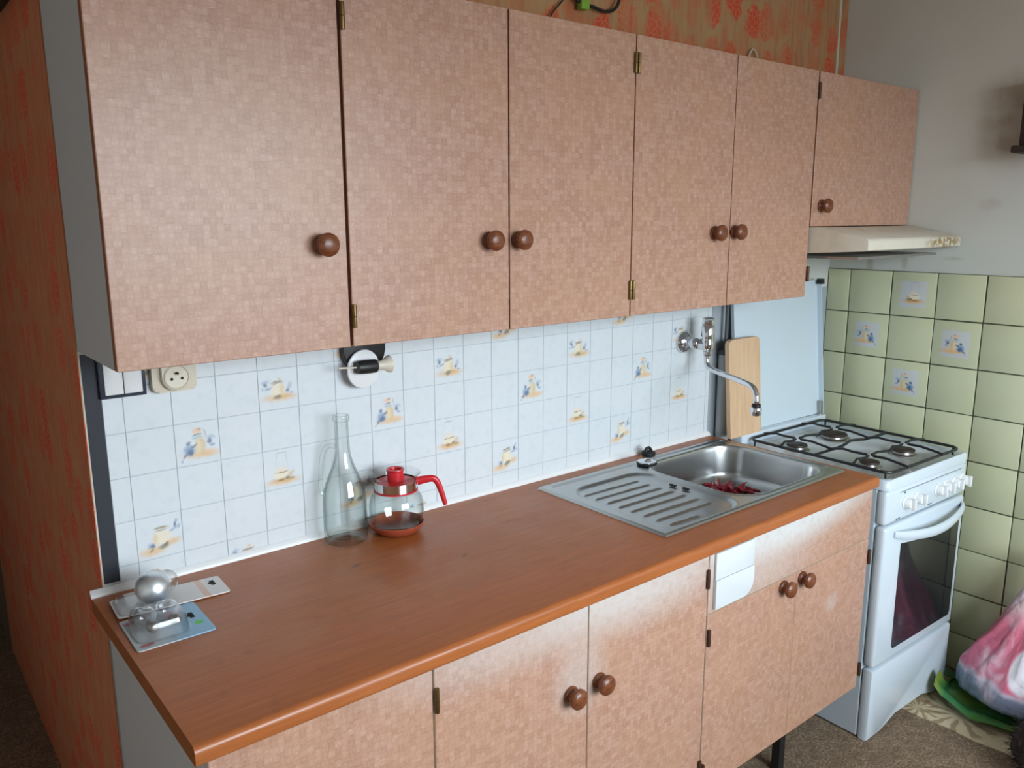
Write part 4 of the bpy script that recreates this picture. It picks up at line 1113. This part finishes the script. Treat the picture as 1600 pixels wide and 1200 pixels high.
# green bag: crumpled open sheet
g = G('green_plastic_bag', rough=0.3, Transmission_Weight=0.15)
p_ = g.pos()
c_ = g.ramp(g.noise(p_, 9, 3, 0.5, 0.5), [(0.3, S(48, 116, 76)), (0.5, S(86, 138, 72)), (0.7, S(134, 150, 62))])
g.color(c_); M_green = g.mat
bm = BM()
N1, N2 = 56, 16
gcx, gcy = 2.335, -0.735
rings = []
for k in range(N2 + 1):
    t_ = k / N2; ring = []
    for i in range(N1):
        a = 2 * PI * i / N1
        rr = (0.145 if math.cos(a) > -0.3 else 0.165) * (1 + 0.12 * noise.noise((math.cos(a) * 1.7, math.sin(a) * 1.7, 3.1)))
        r = rr * t_
        x = gcx + r * math.cos(a) * 0.90; y = gcy + r * math.sin(a) * 1.28
        x = min(x, W - 0.02)
        if x < 2.375: y = min(y, -0.618)
        z = FZ + 0.006 + 0.03 * t_ * (0.5 + noise.noise((x * 16, y * 16, 1.0))) + 0.012 * abs(noise.noise((x * 40, y * 40, 5.0)))
        # flap standing up by the cooker corner
        fl = math.exp(-((a - 2.25) / 0.42) ** 2) * sst(0.55, 1.0, t_)
        z += 0.085 * fl
        ring.append(bm.verts.new((x, y, max(z, FZ + 0.005))))
    rings.append(ring)
for A, B in zip(rings, rings[1:]):
    for i in range(N1):
        j = (i + 1) % N1; bm.faces.new((A[i], A[j], B[j], B[i]))
bmesh.ops.remove_doubles(bm, verts=bm.verts[:], dist=1e-5)
bmesh.ops.solidify(bm, geom=bm.faces[:], thickness=0.0012)
solo('green_bag', bm, M_green, 'crumpled green plastic bag spread on the floor under the pink bag', 'bag', (gcx, gcy, FZ), smooth=50)

# pink and white carrier bag
g = G('carrier_bag_plastic', rough=0.3, Transmission_Weight=0.0)
p_ = g.pos()
sp_ = g.n('ShaderNodeSeparateXYZ', {0: p_})
zn = g.m('ADD', sp_.outputs[2], g.m('MULTIPLY', g.m('SUBTRACT', g.noise(p_, 7, 2), 0.5), 0.10))
c_ = g.ramp(g.rng(zn, FZ, 0.50, 0, 1, False), [(0.0, S(160, 172, 186)), (0.10, S(120, 132, 156)), (0.24, S(128, 138, 160)), (0.27, S(200, 190, 208)), (0.30, S(212, 108, 136)), (0.62, S(216, 118, 142)), (0.76, S(228, 196, 202)), (1.0, S(234, 226, 226))])
yz2 = g.vec2(p_, 1, 2)
c_ = g.mix(g.blob(yz2, -0.86, 0.225, 0.05, 0.075, 0.3, 0.12, 0.95), c_, S(238, 238, 246))
c_ = g.mix(g.blob(yz2, -0.90, 0.33, 0.05, 0.045, 0, 0.3, 0.9), c_, S(226, 76, 72))
cr = g.noise(g.map(p_, scale=(1, 1, 0.35), rot=(0.4, 0, 0)), 15, 3, 0.55, 0.6)
c_ = g.mix(g.rng(cr, 0.50, 0.66, 0, 0.6), c_, S(228, 208, 222))
g.color(c_); g.bump(g.noise(p_, 12, 3, 0.55, 1.2), 0.6, 0.015)
M_carrier = g.mat
bm = BM()
N1, N2 = 110, 50
rings = []
for k in range(N2 + 1):
    s = k / N2
    zc_ = FZ + 0.014 + 0.50 * s
    R_ = 0.150 * (min(1, s / 0.10) ** 0.5) * (1 - 0.80 * sst(0.12, 1.0, s) ** 0.85)
    ccx = 2.350 + 0.035 * s; ccy = -0.805 - 0.035 * s
    ring = []
    for i in range(N1):
        a = 2 * PI * i / N1
        f = 1 + 0.16 * noise.noise((math.cos(a) * 1.6, math.sin(a) * 1.6, s * 2.5)) + 0.07 * abs(noise.noise((math.cos(a) * 5, math.sin(a) * 5, s * 4 + 2))) * (0.4 + s)
        f += 0.10 * s * math.cos(a * 5 + 1.0)
        rdg = 1 - abs(noise.noise((math.cos(a) * 2.6 + s * 0.8, math.sin(a) * 2.6, s * 1.3 + 9.0))) * 2.2
        f += 0.13 * max(0, rdg) * sst(0.05, 0.3, s)
        f -= 0.06 * max(0, 1 - abs(noise.noise((math.cos(a) * 4.0, math.sin(a) * 4.0 + s * 3, 4.0 + s * 3))) * 5)
        x = ccx + R_ * 0.82 * f * math.cos(a); y = ccy + R_ * 1.12 * f * math.sin(a)
        ring.append(bm.verts.new((min(x, W - 0.014), y, zc_ + 0.02 * noise.noise((a, s * 3, 7.7)) * s)))
    rings.append(ring)
for A, B in zip(rings, rings[1:]):
    for i in range(N1):
        j = (i + 1) % N1; bm.faces.new((A[i], A[j], B[j], B[i]))
bm.faces.new(rings[0]); bm.faces.new(rings[-1])
solo('carrier_bag', bm, M_carrier, 'full pink and white plastic carrier bag standing by the yellow tiles', 'bag', (2.36, -0.805, FZ + 0.014), smooth=60)

# dark fluffy cushion at the corner of the frame
M_fur = G('dark_fur', rough=0.9); g = M_fur
g.color(g.ramp(g.noise(g.pos(), 45, 4), [(0.35, S(24, 20, 18)), (0.6, S(48, 40, 34)), (0.75, S(92, 78, 62))])); M_fur = g.mat
t = thing('fluffy_cushion', 'dark brown fluffy cushion on the carpet at the lower right picture corner', 'cushion', (2.105, -1.000, FZ + 0.0035))
bm = BM()
bmesh.ops.create_icosphere(bm, subdivisions=4, radius=1.0)
for v in bm.verts:
    n_ = v.co.normalized()
    k_ = 1 + 0.10 * noise.noise(n_ * 2.2) + 0.03 * noise.noise(n_ * 9)
    v.co = Vector((2.105 + n_.x * 0.112 * k_, -1.000 + n_.y * 0.112 * k_, max(FZ + 0.0045, FZ + 0.085 + n_.z * 0.100 * k_)))
surf = [(v.co.copy(), (v.co - Vector((2.105, -1.000, FZ + 0.07))).normalized()) for v in bm.verts]
link('cushion_body', bm, M_fur, t, smooth=80)
bm = BM()
rf = random.Random(5)
for co, nn in surf:
    if co.z < FZ + 0.015: continue
    for _ in range(2):
        d = (nn + Vector((rf.uniform(-.6, .6), rf.uniform(-.6, .6), rf.uniform(-.7, .2)))).normalized()
        base = co + Vector((rf.uniform(-.008, .008), rf.uniform(-.008, .008), rf.uniform(-.006, .006)))
        sd = d.cross(Vector((rf.uniform(-1, 1), rf.uniform(-1, 1), 1))).normalized() * 0.0012
        tip = base + d * rf.uniform(0.014, 0.026)
        if min(base.z - 0.004, tip.z) < FZ + 0.006: continue
        a = bm.verts.new(base - nn * 0.003 + sd); b = bm.verts.new(base - nn * 0.003 - sd); c = bm.verts.new(tip)
        c2 = bm.verts.new(base - nn * 0.003 + d.cross(sd) )
        bm.faces.new((a, b, c)); bm.faces.new((b, c2, c)); bm.faces.new((c2, a, c))
link('pile', bm, M_fur, t, smooth=0, kind='stuff')
